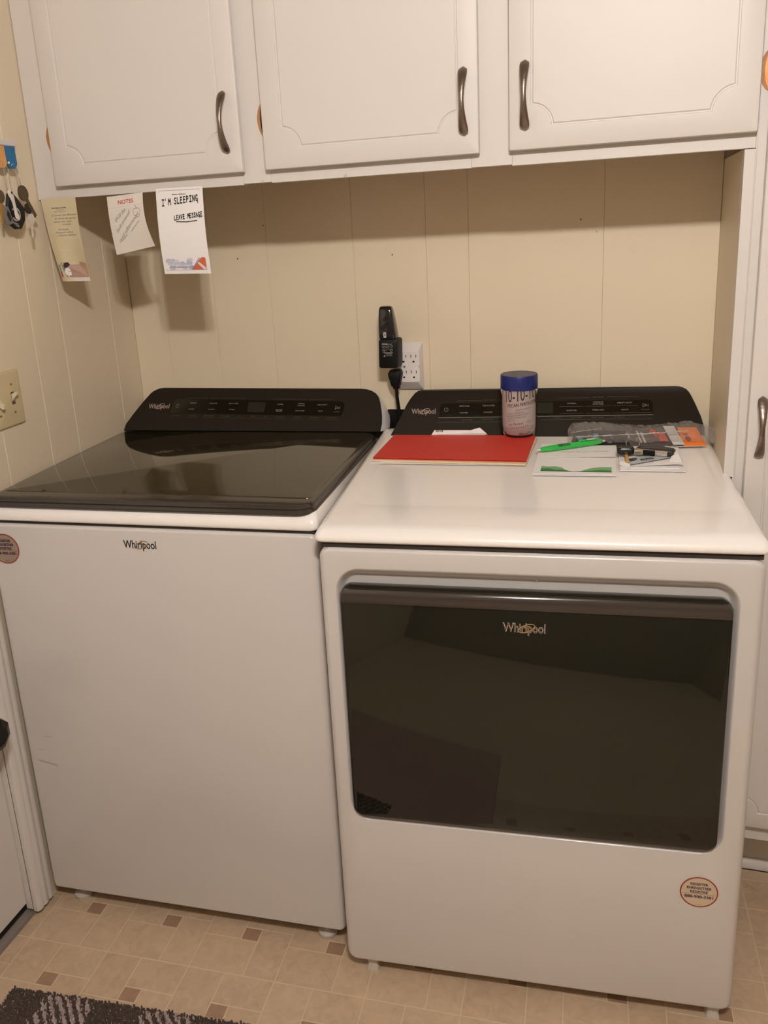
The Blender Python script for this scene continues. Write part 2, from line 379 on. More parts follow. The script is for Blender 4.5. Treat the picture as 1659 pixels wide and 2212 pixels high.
# ------------------------------------------------------------------ appliances
def brand(fn, cx, cy, w_, h_, parent, m_text, m_sw, hollow=False):
    mk('brand_name', text('Whirlpool', cx, cy, h_, w_, fn, bold=.012 if not hollow else .03), m_text, parent)
    f2 = lambda a, b: tuple(Vector(fn(a, b))+Vector(fn.n)*.0003)
    if hollow:
        mk('brand_name', text('Whirlpool', cx, cy, h_, w_, f2, bold=-.004), mat('logo_core', (.06, .03, .02), .4), parent)
    f3 = lambda a, b: tuple(Vector(fn(a, b))+Vector(fn.n)*.0006)
    mk('brand_swoosh', ellipse_ring(cx+w_*.06, cy-h_*.05, w_*.20, h_*.38, h_*.13, f3, rot=.42), m_sw, parent)
class FN:
    def __init__(s, f, n): s.f = f; s.n = n
    def __call__(s, a, b): return s.f(a, b)
def sticker(fn, cx, cz, parent, silver=False):
    n1 = Vector(fn.n)
    L = lambda k: (lambda a, b: tuple(Vector(fn(a, b))+n1*k))
    m1 = mat('sticker_silver', (.50, .40, .34), .12, metal=1, noise=.25, nscale=14) if silver else mat('sticker_cream', (.60, .49, .35), .35, noise=.03)
    st = mk('register_sticker', disc(cx, cz, .0325, 40, L(.0003)), mat('sticker_red', (.30, .03, .015), .4), parent, label='round registration sticker')
    mk('sticker_face', disc(cx, cz, .0302, 40, L(.0005)), m1, st)
    g = G(); K = L(.0008); mt = mat('sticker_ink', (.05, .025, .06), .5)
    g.add(text('REGISTER', cx, cz+.0175, .0052, .0300, K, bold=.03)); g.add(text('ENREGISTRER', cx, cz+.0092, .0052, .0420, K, bold=.03))
    g.add(text('REGISTRE', cx, cz+.0010, .0052, .0300, K, bold=.03)); g.add(text('888-900-3381', cx, cz-.0095, .0058, .0485, K, bold=.03))
    g.add(text('W10750471', cx, cz-.0262, .0014, .0100, K))
    mk('lettering', g.get(), mt, st)
    mk('sticker_line', poly([(cx-.0275, cz-.0038), (cx+.0275, cz-.0038), (cx+.0275, cz-.0044), (cx-.0275, cz-.0044)], L(.0007)), mat('sticker_red', (0, 0, 0)), st)

def bullnose_top(u0, u1, v0, v1, z0, z1, r, rc, dish=None, tilt=0):
    R = []
    def ring(ins, z): return [(x, y, z) for x, y in rr(u0+ins, u1-ins, v0+ins, v1, rc, 8)]
    def ring2(ix, iy, z): return [(x, y, z) for x, y in rr(u0+ix, u1-ix, v0+iy, v1, max(rc*.6, .002), 8)]
    R.append(ring2(.006, .006, z0)); R.append(ring2(.001, .001, z0+.003)); R.append(ring2(0, 0, z0+.006))
    h = z1-z0-.006
    for k in range(1, 9):
        a = pi/2*k/8; R.append(ring2(r*.5*(1-cos(a)), r*(1-cos(a)), z0+.006+h*sin(a)))
    if dish:
        for a, b, c_, dz in dish: R.append([(x, y, z1+dz) for x, y in rr(a, b, c_, v1-.01, .03, 8)])
    R = [[(x, y, z+tilt*max(0, y)*min(1, max(0, (z-z0)/(z1-z0)))) for x, y, z in q] for q in R]
    return loft(R)

def console_outline(L, R):     # points: left side bottom->top, right side top->bottom
    return L+R
def console(parent, L, R, plane, vb, m, zlow, fl_=1.0):
    (v0, z0, v1, z1) = plane
    k = (v1-v0)/(z1-z0)
    P = L+R
    cx = sum(p[0] for p in P)/len(P); cz = (z0+z1)/2
    F = lambda u, z, d=0: (u, v0+(z-z0)*k-d, z)
    def inset(s, dd): return [F(cx+(u-cx)*(1-s/.35), cz+(z-cz)*(1-s/.055), dd) for u, z in P]
    rings = [[(u, vb, z) for u, z in P], [F(u, z, -.006) for u, z in P], [F(u, z, -.0015) for u, z in P], inset(.0012, 0)]
    mk('console', loft(rings), m, parent, smooth=35, label='charcoal control console')
    # white rear housing, a little wider than the console face
    back = []
    for s, vv in ((.002, .012), (.010, .022), (.014, .05)):
        back.append([(cx+(u-cx)*(1+(s*fl_*(1.15-(z-z0)/(z1-z0)*1.1))/.35), min(v0+(z-z0)*k+vv, .668), z-.0015-(.002 if z > z1-.01 else 0)) for u, z in P])
    mk('rear_housing', loft(back), M_enam, parent, smooth=35, label='white rear housing')
    fn = FN(lambda u, z: F(u, z, .0006), Vector((0, -1, k)).normalized())
    return fn
def arcpts(cx, cz, r, a0, a1, n=6): return [(cx+r*cos(a0+(a1-a0)*i/n), cz+r*sin(a0+(a1-a0)*i/n)) for i in range(n+1)]

# ---- washer
W = empty('washing_machine', (.020, -.675, 0), .052, 'white top-loading washing machine with dark glass lid standing at the left', 'washing machine')
ub = .706
def shell_rings(u0, u1, z0, z1, rb, rt):
    out = []
    def R(ins, v, rad): return [(x, v, z) for x, z in rr(u0+ins, u1-ins, z0+ins*.6, z1-ins*.6, max(rad-ins, .001), 8)]
    out.append(R(0, .60, rb)); out.append(R(0, .012, rb))
    for k in range(1, 7):
        a = pi/2*k/6; out.append(R(.012*(1-cos(a)), .012-.012*sin(a), rb))
    return out
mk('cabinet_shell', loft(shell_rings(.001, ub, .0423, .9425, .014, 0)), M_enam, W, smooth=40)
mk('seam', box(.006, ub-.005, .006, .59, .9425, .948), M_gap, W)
mk('top_cover', bullnose_top(-.001, .7085, -.001, .655, .9475, .981, .030, .022), M_enamLit, W, smooth=50)
# lid: rim, raised dark glass
LU0, LU1, LV0, LV1 = .002, .6995, .003, .560
def lidring(iu, iv, z, r): return [(x, y, z) for x, y in rr(LU0+iu, LU1-iu, LV0+iv, LV1, r, 8)]
lr = [lidring(.006, .008, .972, .030), lidring(.0, .001, .977, .033), lidring(0, 0, .981, .033), lidring(.003, .003, .985, .032), lidring(.004, .005, .986, .031), lidring(.0035, .004, .9885, .031), lidring(.006, .008, .9935, .03), lidring(.012, .013, .9955, .026)]
mk('lid_rim', loft(lr), M_lidrim, W, smooth=40, label='charcoal lid rim')
gr = [[(x, y, z) for x, y in rr(LU0+.016+i, LU1-.016-i, LV0+.046+i, LV1-.003-i, .010, 6)] for z, i in ((.9950, 0), (.9962, .0005), (.9966, .0015))]
mk('lid_glass', loft(gr), M_glassL, W, smooth=30, label='smoked glass lid window')
for k in range(2): pass
Lw = [(-.005, .997), (.0075, .9985+.012), (.023, 1.0315), (.045, 1.0625), (.060, 1.0805)]+[(.066, 1.0855), (.074, 1.0893), (.083, 1.0915), (.095, 1.0925)]
Rw = [(.640, 1.0885), (.655, 1.0872), (.668, 1.0835), (.679, 1.077), (.687, 1.068), (.6925, 1.056), (.697, 1.0425), (.701, 1.026), (.703, 1.012), (.7015, .997)]
fnw = console(W, Lw, Rw, (.56, .995, .645, 1.092), .655, M_dark, .98)
off = lambda fn, k: FN(lambda a, b: tuple(Vector(fn(a, b))+Vector(fn.n)*k), fn.n)
pp = [(.1300, 1.0365), (.1340, 1.0600), (.1375, 1.0648), (.1430, 1.0672), (.150, 1.0678)]+[(.590, 1.0612), (.598, 1.0598), (.6025, 1.0560), (.6035, 1.051), (.5995, 1.0300)]
mk('touch_panel', poly(pp, off(fnw, .0002)), M_panel, W)
tp = off(fnw, .0008)
mk('display', poly([(.3464, 1.0600), (.3944, 1.0592), (.3934, 1.0374), (.3468, 1.0382)], tp), mat('display_off', (.020, .021, .014), .25), W)
g = G()
for s_, x, z, wd in (('REGULAR', .1923, 1.0585, .018), ('DELICATES', .249, 1.0576, .0215), ('BULKY ITEMS', .3054, 1.057, .026), ('WHITES', .19, 1.0448, .0155), ('COLORS', .2465, 1.0443, .0165), ('TOWELS', .3034, 1.0438, .0165),
                   ('NORMAL', .4342, 1.0551, .0165), ('WRINKLE', .4894, 1.0563, .0180), ('CONTROL', .4902, 1.0521, .0195), ('HEAVY DUTY', .5457, 1.0537, .026), ('SANITIZE', .4325, 1.0431, .018), ('WITH OXI', .4333, 1.0399, .016), ('COLD WASH', .4884, 1.0409, .0245), ('QUICK', .5437, 1.0402, .0125)):
    g.add(text(s_, x, z, .0024, wd, tp, bold=.01))
g.add(text('START/PAUSE', .5861, 1.0385, .0013, .0155, tp))
mk('lettering', g.get(), M_grey, W)
g = G()
g.add(text('WHAT TO WASH', .2511, 1.0692, .0016, .023, tp)); g.add(text('HOW TO WASH', .4916, 1.0657, .0016, .022, tp))
for a, b, z, z2 in ((.170, .232, 1.0696, 1.0694), (.270, .335, 1.0690, 1.0686), (.411, .475, 1.0667, 1.0662), (.510, .574, 1.0654, 1.0646)):
    g.add(strokes([[(a, z), (b, z2)]], tp, .0004))
for s_, x, z, wd in (('Clean Washer', .1516, 1.0313, .0255), ('Load & Go', .1973, 1.0306, .022), ('Fabric Softener', .2439, 1.0303, .030), ('Water Level', .289, 1.0297, .022), ('Soil', .3291, 1.0293, .0075), ('Temp', .3649, 1.029, .011), ('Spin', .4, 1.0285, .0075), ('Delay Start', .4395, 1.0279, .021), ('PreSoak', .485, 1.0271, .0165), ('Extra Rinse', .5298, 1.0265, .022), ('Drain & Spin', .5756, 1.0259, .024)):
    g.add(text(s_, x, z, .0019, wd, tp))
    g.add(strokes([[(x-.017, z-.0042), (x+.017, z-.0043)]], tp, .0003))
mk('lettering', g.get(), M_dim, W)
def symbols(parent, px, pz, sx, sz, fn, r=.0042):
    g = G(); g.add(ellipse_ring(px, pz, r, r*.92, .0008, fn, rot=0, a0=pi/2+.5, a1=pi/2+2*pi-.5)); g.add(strokes([[(px, pz+r*.1), (px, pz+r*.95)]], fn, .0007))
    g.add(strokes([[(sx-.006, sz-.0038), (sx-.006, sz+.0038), (sx+.0005, sz), (sx-.006, sz-.0038)], [(sx+.0030, sz-.0022), (sx+.0030, sz+.0022)], [(sx+.0055, sz-.0022), (sx+.0055, sz+.0022)], [(sx+.0003, sz+.002), (sx+.0003, sz-.002)]], fn, .0007))
    mk('touch_symbol', g.get(), M_grey, parent)
symbols(W, .1488, 1.0525, .5868, 1.0472, tp)
brand(tp, .0955, 1.0517, .0600, .0105, W, mat('logo_tan', (.40, .31, .26), .4), mat('logo_tan', (0, 0, 0)))
ffw = FN(lambda a, b: (a, -.0006, b), (0, -1, 0))
brand(ffw, .3445, .9098, .0700, .0165, W, M_blackm, M_gold)
sticker(ffw, .0385, .8880, W, True)
mk('scuff_mark', strokes([[(.049, .4508), (.0712, .4512)], [(.030, .4150), (.0461, .4149)], [(.0238, .3890), (.0744, .3805)], [(.028, .3865), (.072, .3787)]], ffw, .0007), mat('scuff', (.33, .28, .26), .6), W)
def foot(parent, u, v, zt, r=.018):
    mk('foot', lathe([(.006, zt), (.007, .016), (r*.55, .013), (r, .010), (r, .002), (r*.92, 0)], 20, (u, v, 0)), mat('foot_plastic', (.55, .51, .46), .5), parent, smooth=40)
for u, v in ((.055, .036), (.655, .036), (.055, .56), (.655, .56)): foot(W, u, v, .0424, .021)

# ---- dryer
D = empty('clothes_dryer', (.7400, -.6950, 0), .0770, 'white front-loading clothes dryer with dark glass door standing at the right', 'clothes dryer')
rb = .022
def R0(ins, v, rad): return [(x, v, z) for x, z in rr(.007+ins, .7435-ins, .0349+ins*.8, .9415-ins*.5, max(rad-ins, .001), 10)]
rings = [R0(0, .60, rb), R0(0, .014, rb)]
for k in range(1, 7):
    a = pi/2*k/6; rings.append(R0(.013*(1-cos(a)), .014-.014*sin(a), rb))
def RC(t, v):
    x0 = .0355+(.0500-.0355)*t; x1 = .7080-(.7080-.6935)*t; z0 = .380+.012*t; z1 = .906-.024*t
    return [(x, v, z) for x, z in rr(x0, x1, z0, z1, .045-.022*t, 10)]
for t in (0, .06, .14, .26, .42, .6, .78, .9, 1.0):
    s_ = t*t*(3-2*t); rings.append(RC(t, .020*s_))
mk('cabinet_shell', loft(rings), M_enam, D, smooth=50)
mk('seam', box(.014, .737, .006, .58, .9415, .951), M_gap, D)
mk('top_cover', bullnose_top(.001, .7475, -.002, .625, .9505, .9762, .034, .022, [(.040, .7235, .108, 0), (.047, .717, .118, -.0009), (.054, .710, .128, -.0012)], .045), M_enamLit, D, smooth=50)
# door
DU0, DU1, DZ0, DZ1 = .0440, .6965, .3965, .8730
def dring(ins, v, r=.020): return [(x, v, z) for x, z in rr(DU0+ins, DU1-ins, DZ0+ins, DZ1-ins, r-ins*.6, 8)]
rings = [dring(.004, .019), dring(0, .012), dring(0, -.004), dring(.0015, -.0085), dring(.005, -.0105)]
dd = mk('door', loft(rings), M_doorg, D, smooth=35, label='smoked dark glass door')
# raised top strip used as the pull
def capstrip():
    n = 10; R = []
    for z, v in ((.8437, -.0104), (.8440, -.0132), (.8455, -.0142), (.860, -.0132), (.868, -.0110), (.8722, -.0062), (.8728, .004)):
        ins = .0012 if z < .856 else max(0.0012, .020-sqrt(max(0, .020**2-(z-.853)**2)))
        R.append([(DU0+ins, .006, z), (DU0+ins, v+.004, z), (DU0+ins+.004, v, z), (DU1-ins-.004, v, z), (DU1-ins, v+.004, z), (DU1-ins, .006, z)])
    return loft(R)
mk('door_pull', capstrip(), M_doorh, dd, smooth=40, label='brownish charcoal pull strip')
fd = FN(lambda a, b: (a, -.0112, b), (0, -1, 0))
brand(fd, .3655, .8115, .0725, .0165, D, mat('logo_silver', (.62, .56, .50), .3, metal=.6), M_gold, True)
ffd = FN(lambda a, b: (a, -.0006, b), (0, -1, 0))
sticker(ffd, .6725, .3008, D)
mk('screw_dot', disc(.3852, .8885, .0012, 10, lambda a, b: (a, .0135, b)), M_chrome, D)
def sqfoot(parent, u, v, zt):
    mk('foot', loft([[(x, y, z) for x, y in rr(u-w2, u+w2, v-w2, v+w2, .004, 3)] for z, w2 in ((zt, .011), (.020, .011), (.018, .009), (.004, .0125), (0, .0125))]), mat('foot_plastic', (0, 0, 0)), parent, smooth=40)
for u, v in ((.056, .026), (.715, .026), (.056, .55), (.70, .55)): sqfoot(D, u, v, .035)
Ld = [(.0200, .979), (.0375, 1.0075), (.0585, 1.0465), (.0660, 1.0610), (.0735, 1.0725), (.0810, 1.0815), (.0890, 1.0872), (.0975, 1.0900), (.1065, 1.0908)]
Rd = [(.6780, 1.0972), (.6870, 1.0968), (.6950, 1.0942), (.7028, 1.0895), (.7085, 1.0830), (.7132, 1.0752), (.7235, 1.0540), (.7342, 1.0300), (.7440, 1.0040), (.7490, .979)]
Rd = [(min(u, .742), z) for u, z in Rd]
def CMAP(u, z): return (.10179+.75222*u-.09276*z+.22578*u*z, .12387+.88674*z)
fnd = console(D, [CMAP(*p) for p in Ld], [CMAP(*p) for p in Rd], (.567, 1.0015, .648, 1.097), .665, M_dark, .98, .12)
fnd_raw = fnd; fnd = FN(lambda a, b: fnd_raw(*CMAP(a, b)), fnd_raw.n)
tq = off(fnd, .0008)
pp = [(.1437, 1.0294), (.1465, 1.0545), (.1495, 1.0600), (.1576, 1.0624)]+[(.618, 1.0675), (.6262, 1.0665), (.6305, 1.0615), (.6318, 1.0342)]
mk('touch_panel', poly(pp, off(fnd, .0002)), M_panel, D)
mk('panel_edge_glint', strokes([[(.1437, 1.0292), (.6318, 1.0340)]], off(fnd, .0009), .0011), M_grey, D)  # pale line painted as the glint along the panel's lower edge
mk('display', poly([(.370, 1.0618), (.4108, 1.0622), (.4109, 1.0379), (.370, 1.0375)], tq), mat('display_off', (0, 0, 0)), D)
g = G()
for s_, x, z, wd in (('REGULAR', .2052, 1.0559, .024), ('DELICATES', .262, 1.0565, .028), ('BULKY ITEMS', .318, 1.057, .03), ('WHITES', .2033, 1.0404, .019), ('COLORS', .2606, 1.0415, .021), ('TOWELS', .317, 1.042, .02),
                   ('NORMAL', .4527, 1.0598, .021), ('WRINKLE', .5116, 1.0625, .0225), ('CONTROL', .5117, 1.0582, .0245), ('HEAVY DUTY', .5702, 1.0607, .033), ('SANITIZE', .4526, 1.0443, .0225), ('TIMED DRY', .5118, 1.0453, .027), ('QUICK', .5707, 1.0456, .016)):
    g.add(text(s_, x, z, .0030, wd, tq, bold=.01))
g.add(text('START/PAUSE', .6154, 1.0459, .0014, .018, tq))
mk('lettering', g.get(), M_grey, D)
g = G()
g.add(text('WHAT TO DRY', .2641, 1.0691, .0022, .027, tq)); g.add(text('HOW TO DRY', .5116, 1.0733, .0020, .024, tq))
for a, b, z, z2 in ((.187, .247, 1.0675, 1.068), (.283, .345, 1.0685, 1.069), (.424, .492, 1.0718, 1.0728), (.532, .600, 1.0735, 1.0742), (.4253, .4795, 1.0528, 1.0532), (.4835, .5395, 1.0533, 1.0538), (.5435, .5985, 1.0538, 1.0543),
                    (.4253, .4795, 1.0372, 1.0376), (.4835, .5395, 1.0377, 1.0382), (.5435, .629, 1.0382, 1.0389), (.140, .300, 1.0185, 1.020), (.386, .484, 1.0237, 1.0244), (.488, .582, 1.0245, 1.0252), (.586, .630, 1.0252, 1.0256)):
    g.add(strokes([[(a, z), (b, z2)]], tq, .0005))
for s_, x, z, wd in (('Drum Light', .213, 1.0247, .024), ('Damp Signal', .2602, 1.0257, .028), ('Wrinkle Shield', .318, 1.0265, .03), ('Signal', .368, 1.027, .014), ('Dryness', .4213, 1.0281, .017), ('Less Time', .4631, 1.0288, .0245), ('More Time', .5112, 1.0291, .0265), ('EcoBoost', .5588, 1.0293, .024)):
    g.add(text(s_, x, z, .0024, wd, tq))
mk('lettering', g.get(), M_dim, D)
symbols(D, .1616, 1.0477, .6154, 1.0548, tq, .0048)
brand(tq, .1070, 1.0445, .0580, .0118, D, mat('logo_tan', (0, 0, 0)), mat('logo_tan', (0, 0, 0)))

# ------------------------------------------------------------------ things on the back wall
# six-outlet wall tap
ot = empty('wall_outlet', (.7610, 0, 1.1480), 0, 'white six-socket wall outlet adapter on the cream back wall', 'outlet')
R = [[(x, y, z) for x, z in rr(-.033+i, .0275-i*1.1, -.059+j, .056-j2, .003, 3)] for y, i, j, j2 in ((-.0002, 0, 0, 0), (-.006, 0, 0, 0), (-.028, .0055, .020, .018), (-.030, .0075, .022, .020))]
mk('body', loft(R), mat('outlet_white', (.76, .73, .70), .35), ot, smooth=20)
face = lambda a, b: (a, -.0308, b)
for zc, nm in ((.0195, 0), (-.0185, 1)):
    s = mk('socket_face', prism(rr(-.0255, .0245, zc-.0165, zc+.0165, .0015, 3), -.0306, -.029), mat('outlet_white', (0, 0, 0)), ot)
    g = G()
    for cx in (-.0175, .0000-.0002, .0130) if 0 else (-.0145, .0102):
        for dx, hh in ((-.0062, .0040), (.0062, .0034)):
            g.add(poly([(cx+dx-.0008, zc+.0065-hh), (cx+dx+.0008, zc+.0065-hh), (cx+dx+.0008, zc+.0065+hh), (cx+dx-.0008, zc+.0065+hh)], lambda a, b: (a, -.0309, b)))
        g.add(poly([(cx+.0024*cos(t*pi/8), zc-.0068+.0026*sin(t*pi/8)) for t in range(9)]+[(cx-.0024, zc-.0088), (cx+.0024, zc-.0088)], lambda a, b: (a, -.0309, b)))
    mk('slots', g.get(), M_blackm, s)
mk('screw', prism([(-.0125+.0028*cos(k*pi/6), .0008+.0028*sin(k*pi/6)) for k in range(12)], -.0322, -.0300), mat('screw_metal', (.45, .40, .34), .35, metal=.9), ot)

# charger plugged in, with a small device docked on top of it
ad = empty('power_adapter', (.7250, -.088, 1.1885), 0, 'black square power adapter plugged into the white outlet', 'charger')
R = []
for y, i in ((-.002, .004), (0, .001), (.004, 0), (.040, 0), (.052, .002)):
    R.append([(x+.0008*(z/.03), y, z) for x, z in rr(-.0235+i, .0235-i, -.034+i, .0345-i, .006, 5)])
mk('body', loft(R), M_blackm, ad, smooth=35)
mk('prongs', G().add(box(.006, .0075, .052, .0585, -.012, -.006)).add(box(.016, .0175, .052, .0585, -.012, -.006)).get(), M_chrome, ad)
fa = lambda a, b: (a, -.0024, b); g = G()
g.add(text('SWITCHING', -.0065, .0240, .0028, .014, fa, bold=.03)); g.add(text('ADAPTER', .0060, .0235, .0012, .010, fa))
for k, (t_, wd) in enumerate((('MODEL: SA-1205', .018), ('INPUT: 100-240V~', .0175), ('OUTPUT: 5.0V 1.2A', .0185), ('LISTED ITE', .010))):
    g.add(text(t_, -.0135, .0190-.0034*k, .0013, wd, fa, align='l'))
g.add(ellipse_ring(.0095, .0185, .0022, .0022, .0005, fa)); g.add(ellipse_ring(.0085, .0095, .0026, .0026, .0007, fa)); g.add(ellipse_ring(-.0100, .0058, .0022, .0022, .0005, fa))
g.add(poly([(-.008, .0038), (.0115, .0038), (.0115, .0022), (-.008, .0022)], fa)); g.add(text('CAUTION', .002, -.0005, .0012, .0135, fa)); g.add(text('INDOOR USE', .003, -.0035, .0012, .0145, fa))
g.add(strokes([[(-.0105, -.0055), (-.0065, -.0055), (-.0085, -.0018), (-.0105, -.0055)]], fa, .0006))
mk('label_print', g.get(), mat('white_print', (.55, .52, .48), .6), ad)
dv = empty('charger_dongle', (.7215, -.080, 1.2230), 0, 'glossy black tapered charger standing upright on top of the square power adapter', 'charger')
R = []
for z, xl, xr, yb, yf in ((.0003, -.0185, .0215, .028, -.004), (.004, -.019, .0225, .029, -.005), (.020, -.0190, .0205, .029, -.0065), (.045, -.0185, .0175, .026, -.006), (.066, -.0175, .0145, .022, -.0035), (.0735, -.0160, .0125, .019, -.001), (.0755, -.0130, .0095, .016, .002)):
    R.append([(x, y, z) for x, y in rr(xl, xr, yf, yb, .006, 4)])
mk('body', loft(R), mat('gloss_black', (.010, .010, .011), .12, coat=.4), dv, smooth=50)
fv = lambda a, b: (a, -.0075, b)
mk('usb_port', G().add(poly([(-.0060, .0040), (.0005, .0040), (.0005, .0165), (-.0060, .0165)], fv)).get(), mat('port_white', (.55, .52, .48), .5), dv)
mk('port_slot', poly([(-.0035, .0065), (-.0015, .0065), (-.0015, .0140), (-.0035, .0140)], lambda a, b: (a, -.0079, b)), M_blackm, dv)
g = G(); g.add(text('OLD', -.0010, .0475, .0075, .013, lambda a, b: (a, -.0078, b), bold=.03, rot=.75)); g.add(text('GOOD', -.0035, .0300, .0085, .0215, lambda a, b: (a, -.0078, b), bold=.03, rot=.75))
mk('handwriting', g.get(), mat('marker_black', (.002, .002, .002), .5), dv)
# power cord
R = [[(x+dx, y, z) for x, y in rr(-w2, w2, -.030-t2, -.001, .006, 4)] for z, w2, t2, dx in ((.0225, .008, -.008, .0015), (.021, .0135, 0, .0008), (.014, .0165, .002, 0), (.005, .0150, .002, 0), (-.014, .0102, 0, .0003), (-.017, .0092, -.001, .0005), (-.0175, .0072, -.003, .0008), (-.024, .0068, -.004, .001), (-.0245, .004, -.008, .001))]
pc = mk('power_cord', tube([(.001, -.018, -.020), (.0020, -.018, -.045), (.0045, -.016, -.075), (.0080, -.010, -.100), (.010, -.004, -.13), (.011, .004, -.20)], .0042, 10), M_blackm, None, smooth=60, label='black power cord plugged into the wall outlet')
mk('plug', loft(R), M_blackm, pc, smooth=35)
pc.parent = D; pc.matrix_basis = (Matrix.Translation((.7400, -.6950, 0)) @ Matrix.Rotation(.0770, 4, 'Z')).inverted() @ Matrix.Translation((.7293, -.0300, 1.122))
# black recessed box behind the machines with a white valve
bx = empty('hookup_box', (.73, 0, .98), 0, 'black recessed hookup box low on the wall between the two machines', 'wall box')
mk('box_frame', loft([[(x, y, z) for x, z in rr(-.036, .05, -.09, .0565, .002, 2)] for y in (-.0002, -.004)]), M_blackm, bx)
mk('valve', G().add(lathe([(.0045, -.016), (.0045, .004), (.006, .006), (.006, .010), (.003, .012)], 12, (.0045, -.026, .026))).add(box(-.004, .013, -.034, -.018, .004, .010, .002)).get(), mat('valve_white', (.6, .58, .55), .4), bx, smooth=40)
# nails and holes left in the panelling
nl = [(.3971, 1.4958), (.3214, 1.419), (.7223, 1.4119), (1.1549, 1.4693), (1.1893, 1.4414)]
NLAB = ['small dark nail in the shadow above the back wall centre-left', 'small dark nail just right of the sleeping note', 'small dark nail above the black charger', 'small dark nail high on the right of the back wall', 'tiny nail near the right panel groove']
for (x, z), lb in zip(nl, NLAB):
    g = G(); 
    r0 = .0016 if lb[0] == 's' else .0009
    n_ = mk('nail', loft([[(r*cos(k*pi/5), y, r*sin(k*pi/5)) for k in range(10)] for y, r in ((-.0001, r0*.5), (-.0022, r0*.5), (-.0023, r0), (-.0031, r0*.9), (-.0035, r0*.4))]), mat('rusty_nail', (.05, .03, .02), .5, metal=.5))
    n_.location = (x, 0, z); setp(n_, lb, 'nail')

# ------------------------------------------------------------------ notes hanging from the cabinet rail
def sheet(name, P, m, nu=8, nv=14, parent=None):
    v = []; f = []
    for j in range(nv+1):
        for i in range(nu+1): v.append(tuple(P(i/nu, j/nv)))
    n = len(v)
    for j in range(nv+1):
        for i in range(nu+1):
            p = Vector(P(i/nu, j/nv)); v.append((p.x, p.y+.00025, p.z))
    q = nu+1
    for j in range(nv):
        for i in range(nu):
            a = j*q+i; f.append((a, a+1, a+1+q, a+q)); b = n+a; f.append((b+q, b+1+q, b+1, b))
    rim = [i for i in range(q)]+[j*q+nu for j in range(1, nv+1)]+[nv*q+i for i in range(nu-1, -1, -1)]+[j*q for j in range(nv-1, 0, -1)]
    for a, b in zip(rim, rim[1:]+rim[:1]): f.append((b, a, n+a, n+b))
    return mk(name, (v, f), m, parent, smooth=60)
def patch(c00, c10, c11, c01, bulge):       # corners: bottom-left, bottom-right, top-right, top-left (x,z); bulge(s,t)->y
    def P(s, t, o=0):
        x = (c00[0]*(1-s)+c10[0]*s)*(1-t)+(c01[0]*(1-s)+c11[0]*s)*t
        z = (c00[1]*(1-s)+c10[1]*s)*(1-t)+(c01[1]*(1-s)+c11[1]*s)*t
        return (x, bulge(s, t)-o, z)
    return P
# note 1 : yellow page with a picture strip
P1 = patch((.0377, 1.3974), (.1122, 1.3967), (.0998, 1.5765), (.0105, 1.5765), lambda s, t: -.327-.010*sin(pi*(1-t))*.6-.006*(1-t)*sin(2.2*pi*s))
n1 = empty('paper_note', (.055, -.326, 1.5759), 0, 'yellowed lined memo with a snowman picture strip, taped at the left cabinet end', 'note', 'notes hanging from the cabinet rail')
def loc(fn, e): 
    l = e.location; return lambda s, t, o=0: tuple(Vector(fn(s, t, o))-l)
q1 = loc(P1, n1)
sheet('page', q1, M_papery, parent=n1)
F1 = lambda o: (lambda a, b: q1(a, b, o))
g = G()
g.add(text('The Gibbons Family', .48, .885, .013, .42, F1(.0004), bold=.03)); g.add(text('P.O. Box 15', .50, .862, .010, .20, F1(.0004))); g.add(text('Baker Town, FL 32', .50, .842, .010, .34, F1(.0004)))
mk('lettering', g.get(), M_ink, n1)
g = G()
for s_, x, z, wd in (('Come to Bottle', .60, .800, .74), ('& check by phone', .62, .760, .62), ('when the mail', .52, .722, .52), ('comes', .62, .690, .26), ('Sunset', .50, .630, .30), ('- Simpson school', .50, .595, .55), ('- Storm shelter', .56, .560, .58)):
    g.add(text(s_, x, z, .020, wd, F1(.0004), shear=.4, bold=.01))
mk('handwriting', g.get(), M_pencil, n1)
mk('ruling', G().add(strokes([[(.08, z), (.92, z)] for z in [.50-.022*k for k in range(0, 12)]], F1(.0003), .0014)).get(), mat('yellow_ruling', (.56, .49, .28), .8), n1)
def dec(name, pts, col, o=.0005): mk(name, poly(pts, F1(o)), mat('print_%d_%d_%d' % tuple(int(c*255) for c in col), col, .7), n1)
dec('picture_print', [(.04, .05), (.96, .05), (.97, .215), (.72, .235), (.70, .205), (.40, .20), (.36, .235), (.20, .24), (.14, .215), (.05, .205)], (.42, .27, .22))
dec('picture_print', [(.05, .13), (.26, .13), (.26, .205), (.05, .205)], (.20, .27, .25), .0007)
dec('picture_print', [(.06, .055), (.28, .055), (.28, .128), (.06, .128)], (.30, .04, .02), .0007)
dec('picture_print', [(.74, .06), (.95, .06), (.95, .20), (.90, .225), (.80, .225), (.72, .19)], (.50, .32, .13), .0008)
mk('picture_print', disc(.40, .115, .056, 24, F1(.0009), .165), mat('print_snow', (.72, .69, .68), .7), n1)
mk('picture_print', disc(.64, .10, .042, 20, F1(.0009), .07), mat('print_snow', (0, 0, 0)), n1)
dec('picture_print', [(.25, .165), (.45, .185), (.40, .235), (.26, .225)], (.03, .01, .015), .0011)
dec('picture_print', [(.36, .125), (.47, .131), (.36, .117)], (.50, .10, .03), .0012)
dec('picture_print', [(.34, .070), (.52, .075), (.50, .060), (.34, .058)], (.25, .03, .06), .0012)
dec('picture_print', [(.0, .0), (1, 0), (.99, .048), (.01, .048)], (.70, .66, .60), .0004)
